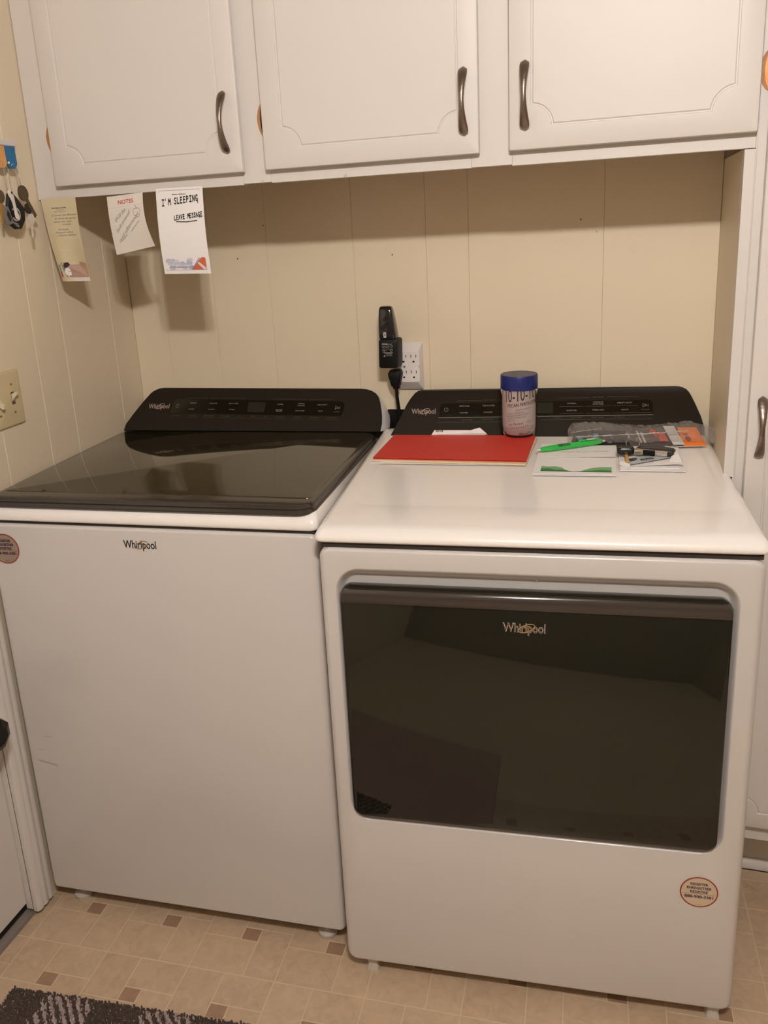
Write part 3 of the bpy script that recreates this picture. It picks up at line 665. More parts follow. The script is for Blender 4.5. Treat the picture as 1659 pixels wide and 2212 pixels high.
# note 2 : torn NOTES page
P2 = patch((.187, 1.4494), (.2780, 1.4640), (.2687, 1.5755), (.1803, 1.5710), lambda s, t: -.330-.012*sin(pi*(1-t))*(.4+.6*s)+.010*(s*(1-t))**2)
n2 = empty('paper_note', (.225, -.326, 1.5759), 0, 'short white NOTES page with pencil writing and a red apple outline', 'note', 'notes hanging from the cabinet rail')
q2 = loc(P2, n2); sheet('page', q2, mat('offwhite_paper', (.70, .66, .60), .75), parent=n2); F2 = lambda o: (lambda a, b: q2(a, b, o))
mk('lettering', text('NOTES', .52, .880, .068, .43, F2(.0005), bold=.015), M_redp, n2)
g = G(); g.add(text('Will be', .33, .665, .070, .36, F2(.0005), shear=.4, rot=.52)); g.add(text('back around!', .385, .545, .066, .56, F2(.0005), shear=.4, rot=.60)); g.add(text('mid afternoon', .50, .43, .066, .80, F2(.0005), shear=.4, rot=.58))
g.add(strokes([[(.24, .215), (.42, .300)], [(.55, .345), (.82, .50)]], F2(.0005), .010))
mk('handwriting', g.get(), M_pencil, n2)
mk('ruling', strokes([[(.04, .80-.062*k), (.97, .80-.062*k)] for k in range(12)], F2(.0003), .003), M_rule, n2)
ap = [(.80+.095*cos(a)*(1+.18*sin(a)), .655+.085*sin(a)*(1-.22*cos(a)**6)-.012*math.exp(-((cos(a)/.3)**2))*(1 if sin(a) > 0 else -.6)) for a in [2*pi*k/30 for k in range(31)]]
mk('apple_drawing', strokes([ap, [(.80, .72), (.795, .76), (.77, .79)]], F2(.0005), .009), mat('dull_red_line', (.42, .20, .15), .7), n2)
# note 3 : I'M SLEEPING
P3 = patch((.2985, 1.4045), (.4094, 1.4020), (.4088, 1.5790), (.2995, 1.5805), lambda s, t: -.328-.006*sin(pi*(1-t)))
n3 = empty('paper_note', (.354, -.326, 1.5759), 0, "tall white notepad sheet reading I'M SLEEPING, LEAVE MESSAGE", 'note', 'notes hanging from the cabinet rail')
q3 = loc(P3, n3); sheet('page', q3, M_paperw, parent=n3); F3 = lambda o: (lambda a, b: q3(a, b, o))
mk('printed_border', strokes([[(.055, .045), (.055, .972), (.93, .972), (.93, .045), (.055, .045)]], F3(.0004), .0055), mat('mauve_line', (.42, .34, .42), .7), n3)
mk('lettering', G().add(text('Robert Gibbons', .49, .925, .014, .29, F3(.0005), bold=.03)).add(text('Direct Response 2017', .40, .083, .016, .52, F3(.0012), shear=.2)).get(), mat('grey_ink', (.10, .08, .10), .6), n3)
LET = {'I': [[(0, 1), (.6, 1)], [(.3, 1), (.25, 0)], [(-.05, 0), (.55, .02)]], "'": [[(.15, 1.1), (.1, .8)]], 'M': [[(0, 0), (.12, 1), (.38, .45), (.62, 1), (.75, 0)]], 'S': [[(.6, .95), (.2, 1), (.08, .75), (.5, .45), (.5, .1), (.2, 0), (0, .15)]],
       'L': [[(.05, 1), (0, 0), (.55, .05)]], 'E': [[(.55, 1), (.05, .98), (0, 0), (.55, .05)], [(.02, .52), (.45, .55)]], 'P': [[(.02, 0), (.05, 1), (.45, .95), (.5, .65), (.05, .5)]], 'N': [[(0, 0), (.05, 1), (.5, .05), (.55, 1)]],
       'G': [[(.55, .9), (.25, 1), (0, .6), (.1, .1), (.4, 0), (.5, .4), (.3, .42)], [(.5, .4), (.52, -.3)]], 'A': [[(0, 0), (.3, 1), (.55, 0)], [(.1, .4), (.5, .42)]], 'V': [[(0, 1), (.25, 0), (.55, 1)]]}
def hand(s, x, y, wl, h, rise=0):
    out = []
    for k, ch in enumerate(s):
        if ch == ' ': continue
        for L in LET[ch]: out.append([(x+wl*(k+px*1.15), y+rise*k+h*py+random.uniform(-.002, .002)) for px, py in L])
    return out
mk('handwriting', G().add(strokes(hand("I'M SLEEPING", .125, .800, .0655, .068, .0035), F3(.0006), .0145)).add(strokes(hand("LEAVE MESSAGE", .365, .632, .0470, .050, .0025), F3(.0006), .0125)).add(strokes([[(.40, .612), (.62, .606), (.84, .617)]], F3(.0006), .0105)).get(), M_ink, n3)
def d3(pts, col, o): mk('picture_print', poly(pts, F3(o)), mat('watercolour_%d_%d' % (int(col[0]*255), int(col[2]*255)), col, .7), n3)
random.seed(3)
for k in range(26):
    cx, cz = random.uniform(.12, .62), random.uniform(.07, .17)*(1.0)
    c = random.choice([(.52, .54, .66), (.44, .47, .62), (.60, .61, .68), (.64, .63, .68)])
    rx_, rz_ = random.uniform(.04, .09), random.uniform(.018, .035)
    rx_ = min(rx_, cx-.062)
    pts = [(cx+rx_*cos(a)*random.uniform(.8, 1.1), max(.05, cz+rz_*sin(a)*random.uniform(.8, 1.1))) for a in [2*pi*i/12 for i in range(12)]]
    d3(pts, c, .00045+.00001*k)
d3([(.62, .05), (.925, .05), (.925, .185), (.86, .195), (.80, .17)], (.60, .13, .06), .0008)
d3([(.745, .125), (.78, .14), (.925, .065), (.925, .05), (.86, .05)], (.66, .64, .66), .0009)
d3([(.60, .05), (.625, .05), (.805, .185), (.795, .19)], (.22, .22, .45), .0009)

# ------------------------------------------------------------------ left wall: switch plate, key rack, keys
sw = empty('light_switch', (.0, -.5285, 1.1680), 0, 'ivory double toggle switch plate on the left wall', 'light switch')
M_iv = mat('ivory_plastic', (.60, .50, .30), .35)
mk('plate', loft([[(x, y, z) for y, z in rr(-.0430-.0+i, .0430-i, -.0590+i, .0590-i, .004, 4)] for x, i in ((.0002, 0), (.004, 0), (.0062, .002), (.0066, .004))]), M_iv, sw, smooth=40)
for yc in (.0135, -.0325):
    mk('switch_slot', box(.0064, .0069, yc-.0052, yc+.0052, -.0135, .0135), mat('slot_shadow', (.10, .075, .045), .7), sw)
    mk('toggle', loft([[(x, yc+q*w2, z) for q, z in ((-1, zc-h2), (1, zc-h2), (1, zc+h2), (-1, zc+h2))] for x, w2, zc, h2 in ((.0065, .0042, .001*s2, .008), (.012, .0038, .006*s2, .0055), (.019, .0034, .0105*s2, .0042), (.0195, .0028, .011*s2, .0034))]) if False else
       (lambda s2: loft([[(x, yc+q*w2, zc+r2*h2) for q, r2 in ((-1, -1), (1, -1), (1, 1), (-1, 1))] for x, w2, zc, h2 in ((.0065, .0042, .001*s2, .008), (.012, .0038, .006*s2, .0055), (.019, .0034, .0105*s2, .0042), (.0195, .0028, .011*s2, .0034))]))(1 if yc > 0 else -1), mat('ivory_toggle', (.66, .59, .42), .3), sw)
    for zc in (.0300, -.0300):
        mk('screw', loft([[(x, yc+r*cos(k*pi/5), zc+r*sin(k*pi/5)) for k in range(10)] for x, r in ((.0066, .0026), (.0076, .0024), (.0080, .0014))]), mat('brassy_screw', (.30, .24, .15), .4, metal=.7), sw)
# rack
rk = empty('key_rack', (.0, -.4600, 1.6880), 0, 'white key rack board at the left edge of the photo above the keys', 'key rack')
mk('board', box(.0002, .016, -.10, .070, -.006, .0065, .0015), M_white, rk, label='white ledge')
mk('back_board', box(.0002, .006, -.10, .0655, -.048, -.0062, .0015), M_white, rk)
for yh in (.0245, .053, -.004):
    mk('hook', tube([(.006, yh, -.034), (.018, yh, -.036), (.024, yh, -.040), (.024, yh, -.034)], .0013, 6), M_chrome, rk, smooth=60)
def keytag(y0, y1, m, lab, yb_shift=0):
    e = empty('key_tag', (.0245, (y0+y1)/2, 1.6795), 0, lab, 'key tag', 'wooden key tags')
    w2 = (y1-y0)/2
    P = [(-w2, 0), (w2, 0), (w2+.0015, -.034), (w2-.006, -.0435), (-w2+.008, -.0435), (-w2+.001, -.034)]
    P = [(a+.0*b, b) for a, b in P]
    mk('tag', loft([[(x, a, b) for a, b in P] for x in (-.0025, .0025)]), m, e)
    mk('ring', tube([(.004*cos(t)+.001, .006*sin(t)*.6, -.040+.006*cos(t)) for t in [2*pi*k/14 for k in range(15)]], .0008, 6, False), M_chrome, e, smooth=60)
    mk('bead', lathe([(.0002, -.0025), (.002, -.0018), (.0025, 0), (.002, .0018), (.0002, .0025)], 10, (.004, -w2+.003, -.033)), mat('white_bead', (.7, .68, .64), .4), e, smooth=60)
    return e
wood_o = mat('orange_wood', (.62, .30, .10), .5, noise=.28, nscale=14); wood_b = mat('blue_stained_wood', (.010, .13, .30), .45, noise=.5, nscale=14)
keytag(-.4395, -.4095, wood_b, 'blue stained wooden key tag hanging on the key rack')
keytag(-.4695, -.4415, wood_o, 'orange wooden key tag hanging left of the blue one')
def chain(name, a, b, lab):
    g = G(); A = Vector(a); B = Vector(b); n = 16
    for k in range(n+1):
        p = A.lerp(B, k/n); g.add(lathe([(.0002, -.0011), (.0010, -.0005), (.0010, .0005), (.0002, .0011)], 6, p))
    g.add(tube([A, B], .0004, 4))
    o = mk(name, g.get(), M_chrome, None, smooth=60); setp(o, lab, 'chain', 'ball chains of the key rack'); 
    c = Vector(a); o.location = c
    for v in o.data.vertices: v.co -= c
    return o
chain('key_chain', (.026, -.417, 1.634), (.026, -.4127, 1.594), 'ball chain hanging from the blue tag, left strand')
chain('key_chain', (.022, -.4035, 1.634), (.022, -.4000, 1.597), 'ball chain hanging from the blue tag, right strand')
chain('key_chain', (.024, -.4500, 1.634), (.024, -.4475, 1.592), 'ball chain hanging from the orange tag, left strand')
chain('key_chain', (.022, -.4335, 1.634), (.024, -.4350, 1.594), 'ball chain hanging from the orange tag, right strand')
def key_obj(name, x, y, z, L, m, lab, tilt=0, bow=.011, cat='key', headm=None):
    e = empty(name, (x, y, z), 0, lab, cat, 'keys hanging on the key rack'); e.rotation_euler = (tilt, 0, 0)
    P = [(bow*cos(a), -bow+bow*1.1*sin(a)) for a in [pi/2+2*pi*k/20 for k in range(20)]]
    mk('bow', loft([[(xx, a, b) for a, b in P] for xx in (-.0014, .0014)]), headm or m, e)
    b0 = -2*bow+.001; w2 = bow*.32
    Q = [(-w2, b0), (w2, b0), (w2, b0-L)]+[((w2*.2 if k % 2 else -w2*.3), b0-L+L*.12*k) for k in range(0, 1)]+[(0, b0-L-.003), (-w2*.8, b0-L)]
    for k in range(5): Q.append((-w2*(1.0 if k % 2 else .45), b0-L+L*.16*(k+1)))
    mk('blade', loft([[(xx, a, b) for a, b in Q] for xx in (-.001, .001)]), m, e)
    return e
M_sil = mat('silver_key', (.80, .74, .69), .28, metal=.35); M_brass = mat('brass_key', (.60, .38, .12), .25, metal=1); M_brz = mat('bronze_key', (.16, .12, .075), .35, metal=.8); M_lead = mat('dark_leather', (.008, .008, .009), .35)
key_obj('key', .036, -.4240, 1.5990, .042, M_brz, 'dark bronze key with a long blade hanging under the blue tag', .56, .0150)
key_obj('key', .046, -.4150, 1.5430, .026, M_sil, 'bright silver house key, lowest of the bunch', -.08, .0100)
key_obj('key', .043, -.4960, 1.590, .042, M_brass, 'brass key at the left edge beside the black fob', -.10, .012, headm=M_brz)
key_obj('key', .020, -.3900, 1.566, .020, M_lead, 'black plastic-headed key behind the bronze key', .35, .010)
# black fob with a white ring print, silver bottle opener, grey remote
fb = empty('key_fob', (.032, -.447, 1.580), 0, 'black leather key fob with a white ring printed on it', 'key fob', 'keys hanging on the key rack')
P = [(-.014, .005), (-.002, .008), (.010, -.003), (.030, -.025), (.026, -.048), (.010, -.066), (-.008, -.066), (-.030, -.052), (-.022, -.020)]
mk('fob', loft([[(xx, a*s_+(1-s_)*.002, b*s_-(1-s_)*.03) for a, b in P] for xx, s_ in ((-.004, .96), (-.002, 1), (.002, 1), (.004, .96))]), M_lead, fb)
fk = lambda a, b: (.0045, a, b)
mk('ring_print', ellipse_ring(-.002, -.036, .0125, .0125, .0035, fk, a0=-2.6, a1=2.4), mat('white_print', (0, 0, 0)), fb)
mk('line_print', strokes([[(-.018, -.050), (.0, -.056)], [(-.014, -.054), (.002, -.0595)], [(-.008, -.0585), (.002, -.062)]], fk, .0009), mat('white_print', (0, 0, 0)), fb)
op = empty('bottle_opener', (.043, -.466, 1.592), 0, 'silver spoon-shaped bottle opener hanging over the black fob', 'bottle opener', 'keys hanging on the key rack')
R = []
for z, y, wq in ((.001, .001, .002), (-.003, .0, .007), (-.010, .002, .0085), (-.018, .005, .006), (-.026, .007, .0042), (-.040, .009, .0045), (-.050, .011, .0065), (-.056, .012, .0065), (-.060, .013, .003)):
    R.append([(x, y+wq*cos(t), z) for x, t in [(.0022*sin(2*pi*k/10), 2*pi*k/10) for k in range(10)]])
mk('body', loft(R), M_sil, op, smooth=50); mk('hole', loft([[(xx, .003+.0022*cos(k*pi/5), -.006+.003*sin(k*pi/5)) for k in range(10)] for xx in (.0022, .0026)]), M_gap, op)
rm = empty('key_remote', (.040, -.4865, 1.558), 0, 'small grey oval-buttoned remote hanging between the brass key and black fob', 'key remote', 'keys hanging on the key rack'); rm.rotation_euler = (.30, 0, 0)
mk('case', loft([[(xx, a, b) for a, b in rr(-.0085+i, .0085-i, -.036+i, .0-i, .003, 4)] for xx, i in ((-.004, .001), (0, 0), (.004, .001))]), mat('grey_plastic', (.16, .15, .15), .4), rm, smooth=40)
mk('button', loft([[(xx, .0048*cos(k*pi/8)*s_, -.018+.012*sin(k*pi/8)*s_) for k in range(16)] for xx, s_ in ((.004, 1), (.0048, .9))]), M_lead, rm)

# ------------------------------------------------------------------ things on the dryer top (local dryer frame -> world)
DM = Matrix.Translation((.7400, -.6950, 0)) @ Matrix.Rotation(.0770, 4, 'Z')
TOPZ = .9756
def dw(u, v, z=0): return tuple(DM @ Vector((u, v, z)))
def onD(name, u, v, z, lab, cat, group=None, rz=0):
    return empty(name, dw(u, v, z), .0770+rz, lab, cat, group)
def slab(c, z0, t, crv=0, n=1):     # quad slab from 4 (u,v,zoffset) corners, thickness t
    v = [(a, b, z0+d) for a, b, d in c]+[(a, b, z0+d+t) for a, b, d in c]
    return v, [(3, 2, 1, 0), (4, 5, 6, 7), (0, 1, 5, 4), (1, 2, 6, 5), (2, 3, 7, 6), (3, 0, 4, 7)]
def pack(c, u0, v0): return [(a-u0, b-v0, d) for a, b, d in c]
# loose white sheets, manila folders, red folder
e = onD('paper_sheets', .018, .405, TOPZ, 'white sheets of paper under the manila folder on the dryer', 'papers')
mk('sheet', slab(pack([(.0185, .4050, 0), (.3565, .3975, 0), (.374, .585, .0), (.040, .590, .0)], .018, .405), .0002, .0006), M_paperw, e)
mk('sheet', slab(pack([(.045, .4150, 0), (.3605, .4230, 0), (.378, .600, .0), (.050, .60, .0)], .018, .405), .0009, .0007), M_paperw, e)
e = onD('manila_folder', .025, .415, TOPZ+.0017, 'manila folder with a printed tab lying under the red folder', 'folder')
M_man = mat('manila', (.72, .55, .34), .65, noise=.04, nscale=30)
mk('cover', slab(pack([(.0245, .4185, 0), (.3570, .3935, 0), (.3778, .600, .004), (.040, .603, .004)], .025, .415), 0, .0034), M_man, e)
mk('tab', slab(pack([(.128, .6025, .0070), (.262, .6025, .0070), (.248, .607, .022), (.138, .607, .022)], .025, .415), 0, .0004), M_paperw, e, label='white folder tab with black print')
mk('loose_sheet', ([(.200-.025, .6000-.415, .016), (.262-.025, .6000-.415, .016), (.2455-.025, .604-.415, .029), (.236-.025, .604-.415, .0265)], [(0, 1, 2, 3)]), M_paperw, e)
tabf = lambda a, b: (a-.025, .6020-.415-.0008+(b-.0085)*.28, b)
mk('lettering', text('2018', .150, .0215, .0045, .018, tabf, bold=.03), M_ink, e)
e = onD('red_folder', .025, .425, TOPZ+.0055, 'bright red file folder lying on top of the manila folder', 'folder')
M_red = mat('red_card', (.56, .035, .022), .55, noise=.05, nscale=60, bump=.08, bscale=300)
mk('back_cover', slab(pack([(.0245, .4225, 0), (.3575, .4050, 0), (.3735, .6000, .004), (.0405, .6030, .004)], .025, .425), 0, .0012), M_red, e)
mk('front_cover', slab(pack([(.0245, .4235, .0012), (.3575, .4065, .0012), (.3730, .5990, .006), (.0410, .6035, .006)], .025, .425), .0012, .0012), M_red, e)
mk('tab', slab(pack([(.145, .6020, .0095), (.264, .6015, .0095), (.252, .6065, .0125), (.150, .6065, .0125)], .025, .425), 0, .0003), M_paperw, e, label='white tab strip')
# jar
jar = onD('plastic_jar', .3370, .5330, 1.0125, 'clear plastic jar with a dark blue lid, labelled pecan fertilizer, on the red folder', 'jar')
M_clear = mat('clear_plastic', (.93, .90, .90), .06, trans=1, ior=1.18)
mk('body', lathe([(.024, .0035), (.030, .0002), (.0345, .0018), (.0375, .009), (.0395, .022), (.0400, .105), (.0385, .1090), (.0345, .1120), (.0345, .1125), (.0330, .1125), (.0330, .112), (.0368, .108), (.0385, .104), (.0380, .022), (.0360, .010), (.033, .004), (.024, .0050)], 48), M_clear, jar, smooth=50)
def lab_ring(r, z0, z1, a0, a1, tw=0, n=30):
    v = []; f = []
    for k in range(n+1):
        a = a0+(a1-a0)*k/n
        for z in (z0+tw*k/n, z1+tw*k/n): v.append((r*cos(a), r*sin(a), z))
    for k in range(n): f.append((2*k, 2*k+2, 2*k+3, 2*k+1))
    return v, f
M_lab = mat('pinkish_white_label', (.74, .66, .64), .65)
mk('label', lab_ring(.0366, .022, .107, radians(170), radians(340), .006), M_lab, jar)
mk('contents', lathe([(.030, .0052), (.0350, .012), (.0360, .024), (.0362, .070), (.0350, .074), (.020, .077), (.002, .078)], 32), mat('pale_granules', (.66, .54, .52), .9, noise=.2, nscale=200, bump=.6, bscale=400), jar, smooth=40)
mk('lid', lathe([(.0392, .1060), (.0405, .1065), (.0408, .1090), (.0408, .1345), (.0402, .1368), (.0392, .1378), (.038, .1370), (.002, .1370)], 56), mat('navy_plastic', (.006, .014, .13), .38), jar, smooth=40)
mk('lid_top', lathe([(.0378, .13705), (.0378, .1374), (.001, .1374)], 48), mat('greyed_lid_top', (.10, .09, .12), .5, noise=.25, nscale=90), jar)
def jf(r): 
    A0 = radians(-93)
    return lambda a, b: (r*cos(A0+a/r), r*sin(A0+a/r), b+a*.14)
g = G(); K = jf(.0370)
g.add(text('10-10-10', .0075, .0970, .028, .072, K, bold=.0))
g.add(text('PECAN FERTILIZER', .0115, .0750, .0070, .068, K, bold=.012))
mk('lettering', g.get(), mat('label_ink', (.05, .03, .035), .6), jar)
g = G()
for s_, x, z, h_, wd in (('GUARANTEED ANALYSIS', .012, .0640, .0026, .034), ('TOTAL NITROGEN (N)', -.005, .0575, .0030, .038), ('AVAILABLE PHOSPHATE (P2O5)', .000, .0522, .0030, .052), ('SOLUBLE POTASH (K2O)', -.003, .0470, .0030, .042), ('ZINC (Zn)', -.015, .0418, .0030, .017)):
    g.add(text(s_, x, z, h_, wd, K))
g.add(text('Jim Martland', -.0040, .0330, .0058, .034, K, shear=.4)); g.add(text('6 9 4 6 + 6 8 9 9', .003, .0250, .0042, .040, K)); g.add(text('0 8 10', .0260, .0335, .0042, .012, K))
g.add(strokes([[(.003, .0105), (.030, .0090)], [(.003, .0078), (.022, .0070)]], K, .0014))
mk('small_print', g.get(), mat('label_ink_faded', (.13, .085, .09), .6), jar)

# folded letter/envelope with green landscape print
e = onD('folded_letter', .46, .45, TOPZ, 'folded white letter with a green hill print along its lower edge', 'letter')
c = [(.3715, .3277, 0), (.5343, .3266, 0), (.5512, .5650, 0), (.3865, .5650, 0)]
mk('lower_fold', slab(pack(c, .46, .45), .0002, .0014), M_paperw, e)
mk('middle_fold', slab(pack([(.3722, .3297, 0), (.5340, .3287, 0), (.5510, .5600, .0), (.3862, .5600, .0)], .46, .45), .0022, .0010), M_paperw, e)
mk('upper_fold', slab(pack([(.4010, .4540, .0), (.5410, .4500, .002), (.5505, .5600, .0), (.3862, .5600, .0)], .46, .45), .0036, .0008), M_paperw, e)
lf = lambda a, b: (a-.46, b-.45, .0034)
M_g1 = mat('mid_green_print', (.20, .42, .19), .7); M_g2 = mat('dark_green_print', (.05, .20, .06), .7)
def LU(s, t):   # s along 0..1, t 0..1 within print strip
    return (.3877+(.5268-.3877)*s+.0022*t, .3499+(.3440-.3499)*s+.036*t)
def strip(pts, o): return [lf(*LU(a, b))[:2]+(.0034+o,) for a, b in pts], [tuple(range(len(pts)))]
mk('green_print', strip([(0, 0), (.40, 0), (.33, .45), (.30, .75), (.20, .95), (.08, .88), (0, 1)], .0002), M_g1, e)
mk('green_print', strip([(.56, 0), (1, 0), (1, 1), (.85, .98), (.72, .75), (.62, .35)], .0002), M_g1, e)
mk('green_print', strip([(0, 0), (.45, 0), (.30, .30), (.22, .20), (.12, .5), (0, .45)], .0004), M_g2, e)
mk('green_print', strip([(.50, 0), (.72, 0), (1, 0), (1, .30), (.84, .38), (.70, .15), (.60, .12)], .0004), M_g2, e)
mk('green_print', strip([(0, -.06), (1, -.06), (1, 0), (0, 0)], .0003), M_g2, e)
uf = lambda a, b: (a-.46, b-.45, .0066)
mk('handwriting', G().add(text('cheque for lawn mowing', .480, .492, .008, .10, uf, shear=.4, rot=.05)).add(text('Paid 3/14 total', .450, .530, .008, .06, uf, shear=.4, rot=.05)).get(), mat('faint_pencil', (.45, .43, .40), .8), e)
# green pen
A = Vector((.3765, .4770, TOPZ+.0120)); B = Vector((.5290, .5600, TOPZ+.0105)); dvp = (B-A); Lp = dvp.length
pen = empty('ballpoint_pen', dw(A.x, A.y, A.z), .0770+math.atan2(dvp.y, dvp.x), 'bright green ballpoint pen lying across the folded letter', 'pen')
pen.rotation_euler = (0, 0, .0770+math.atan2(dvp.y, dvp.x))
M_pg = mat('green_plastic', (.03, .46, .07), .3, coat=.3); M_pw = mat('white_plastic', (.72, .70, .68), .35)
def xt(prof, n=16): return loft([[(x, r*cos(2*pi*k/n), r*sin(2*pi*k/n)-z) for k in range(n)] for x, r, z in prof])
mk('barrel', xt([(.010, .0036, 0), (.018, .0050, 0), (.045, .0068, 0), (.075, .0066, 0), (.115, .0060, 0), (.150, .0056, 0), (.160, .0048, 0), (.163, .0030, 0)]), M_pg, pen, smooth=50)
mk('tip', xt([(0, .0008, 0), (.004, .0018, 0), (.0100, .0034, 0)]), mat('pen_tip', (.65, .62, .58), .3, metal=.4), pen, smooth=50)
mk('plunger', xt([(.163, .0028, 0), (.168, .0028, 0), (.1700, .0018, 0)]), M_pw, pen, smooth=50)
mk('clip', loft([[(x, y, z) for y, z in ((-.0022-w3, z0), (w3, z0), (w3, z0+.0016), (-.0022-w3, z0+.0016))] for x, z0, w3 in ((.105, .0062, .0008), (.112, .0074, .002), (.150, .0070, .002), (.160, .0045, .0014))]), M_pg, pen)
mk('clip_window', box(.124, .1445, -.0042, .0016, .0085, .0095), M_pw, pen)
def pf(a, b):
    r = .0072; return (a, -r*sin(.35+b/r*-1+.0) if 0 else -r*cos(.85+b/r), r*sin(.85+b/r))
mk('lettering', text('GEICO', .066, .0, .0060, .030, pf, bold=.04), M_ink, pen)

# second letter pile
e = onD('mail_pile', .61, .45, TOPZ, 'small pile of opened white envelopes with bent corners under the keys', 'mail')
mk('envelope', slab(pack([(.5440, .3640, 0), (.6700, .3625, 0), (.6790, .5500, 0), (.5535, .5600, 0)], .61, .45), .0002, .0018), M_paperw, e)
mk('envelope', slab(pack([(.5470, .3790, 0), (.6600, .3760, .0), (.6740, .5400, .0), (.5550, .5500, .0)], .61, .45), .0022, .0014), M_paperw, e)
mk('envelope', slab(pack([(.5600, .3850, .0), (.6680, .3900, .004), (.6740, .5000, .002), (.5630, .5100, .0)], .61, .45), .0042, .0008), M_paperw, e)
mk('bent_corner', ([(.640-.61, .400-.45, .006), (.668-.61, .388-.45, .006), (.6625-.61, .446-.45, .021), (.652-.61, .436-.45, .016)], [(0, 1, 2, 3)]), M_paperw, e)
mk('bent_corner', ([(.5445-.61, .40-.45, .004), (.562-.61, .372-.45, .004), (.566-.61, .384-.45, .010), (.550-.61, .410-.45, .008)], [(0, 1, 2, 3)]), M_paperw, e)
ef = lambda a, b: (a-.61, b-.45, .0070)
mk('lettering', text('Anderson', .635, .400, .006, .020, ef), M_dim, e)
cd_ = onD('printed_card', .605, .415, TOPZ+.0085, 'dark printed plastic card with white block letters lying on the envelopes', 'card')
mk('card', slab(pack([(.5660, .3830, 0), (.6480, .4300, .002), (.6180, .4490, .003), (.5610, .4250, 0)], .605, .415), 0, .0009), mat('card_face', (.42, .45, .47), .3), cd_)
mk('dark_print', slab(pack([(.5665, .4010, .0), (.6200, .4240, .001), (.6060, .4370, .0015), (.5630, .4210, .0)], .605, .415), .0010, .0003), mat('card_navy', (.02, .03, .06), .35), cd_)
cf = lambda a, b: (a-.605, b-.415, .0016+.0016*(a-.56)/.09+.0006)
mk('lettering', text('AUTO', .600, .4160, .010, .030, cf, bold=.05, rot=.42), M_ink, cd_)
# key fobs
fo = onD('car_key_fob', .618, .452, TOPZ+.0180, 'large black car key fob with a chrome end cap lying on the mail pile', 'key fob', None, -.32)
R = []
for x, w2, h2 in ((-.034, .010, .0050), (-.032, .013, .0068), (-.020, .0150, .0078), (.0, .0160, .0085), (.022, .0150, .0080), (.036, .0135, .0075), (.041, .0100, .0058)):
    R.append([(x, y, z) for y, z in rr(-w2, w2, -h2, h2, .005, 4)])
mk('case', loft(R), mat('fob_black', (.018, .017, .016), .4), fo, smooth=40)
R = []
for x, w2, h2 in ((-.036, .010, .0045), (-.030, .0135, .0060), (.020, .0140, .0060), (.030, .0110, .0050)): R.append([(x, -.0125-y*.0, z) if 0 else (x, -.0120+yy, z) for yy, z in rr(-.0065, .0065, -h2, h2, .003, 4)])
mk('chrome_band', loft(R), M_chrome, fo, smooth=40)
mk('black_inlay', box(-.018, .006, -.0205, -.0160, -.0050, .0056, .001), M_blackm, fo)
fo2 = onD('black_key_head', .562, .462, TOPZ+.0170, 'small black-headed key with brass blade pointing at the viewer beside the large fob', 'key')
R = []
for z, s_ in ((-.007, .85), (-.004, 1), (.004, 1), (.007, .85)): R.append([(x*s_, y*s_, z) for x, y in rr(-.0175, .0175, -.0145, .0145, .008, 5)])
mk('head', loft(R), M_black, fo2, smooth=50)
bl = mk('blade', box(-.0035, .0035, -.060, -.014, -.0012, .0012, .0006), M_brass, fo2, label='brass key blade'); bl.rotation_euler = (.16, 0, 0)
kr = onD('key_ring', .5775, .4740, TOPZ+.0300, 'thin steel key ring standing over the two key fobs', 'key ring')
mk('ring', tube([(.0135*cos(t), .003*sin(t), .0110*sin(t)-.002) for t in [2*pi*k/28 for k in range(29)]], .0008, 6, False), M_chrome, kr, smooth=60)

# plastic bag with cards
bag = onD('plastic_bag', .60, .565, TOPZ, 'crumpled clear plastic bag holding printed cards, leaning against the dryer console', 'bag')
M_bag = bpy.data.materials.new('thin_clear_film'); M_bag.use_nodes = True
nt = M_bag.node_tree; b_ = nt.nodes['Principled BSDF']; b_.inputs['Base Color'].default_value = (.40, .37, .35, 1); b_.inputs['Roughness'].default_value = .10; b_.inputs['Alpha'].default_value = .26; b_.inputs['Specular IOR Level'].default_value = 1.0
b_.inputs['Coat Weight'].default_value = 1; b_.inputs['Coat Roughness'].default_value = .1
random.seed(11)
v = []; f = []; NU, NW = 54, 16
for i in range(NU+1):
    s_ = i/NU; u = .446+(.758-.446)*s_
    thk = .0155*min(1, s_/.05+.25)*min(1, (1-s_)/.16+.10)
    for k in range(NW):
        a = 2*pi*k/NW; n1_ = random.uniform(-1, 1)
        # cross-section: flat front foot, leaning back to the console
        y = .5735+.036*cos(a)+.008*s_; z = .004+.0245*(1+.15*sin(9*s_))*(.5+.5*sin(a))*(.55+.75*min(1, thk/.0155)) + .010*(cos(a)*.5+.5)
        z = max(.0008, z+n1_*.0020); y = min(y+random.uniform(-1, 1)*.0022, .6085)
        v.append((u-.60+random.uniform(-.0015, .0015), y-.565, z))
for i in range(NU):
    for k in range(NW):
        j = (k+1) % NW; f.append((i*NW+k, (i+1)*NW+k, (i+1)*NW+j, i*NW+j))
mk('film', (v, f), M_bag, bag)
M_glint = M_bag.copy(); M_glint.name = 'film_glint'; M_glint.node_tree.nodes['Principled BSDF'].inputs['Alpha'].default_value = .62; M_glint.node_tree.nodes['Principled BSDF'].inputs['Base Color'].default_value = (.72, .68, .65, 1)  # paler, denser film colour stands in for highlights on the creases
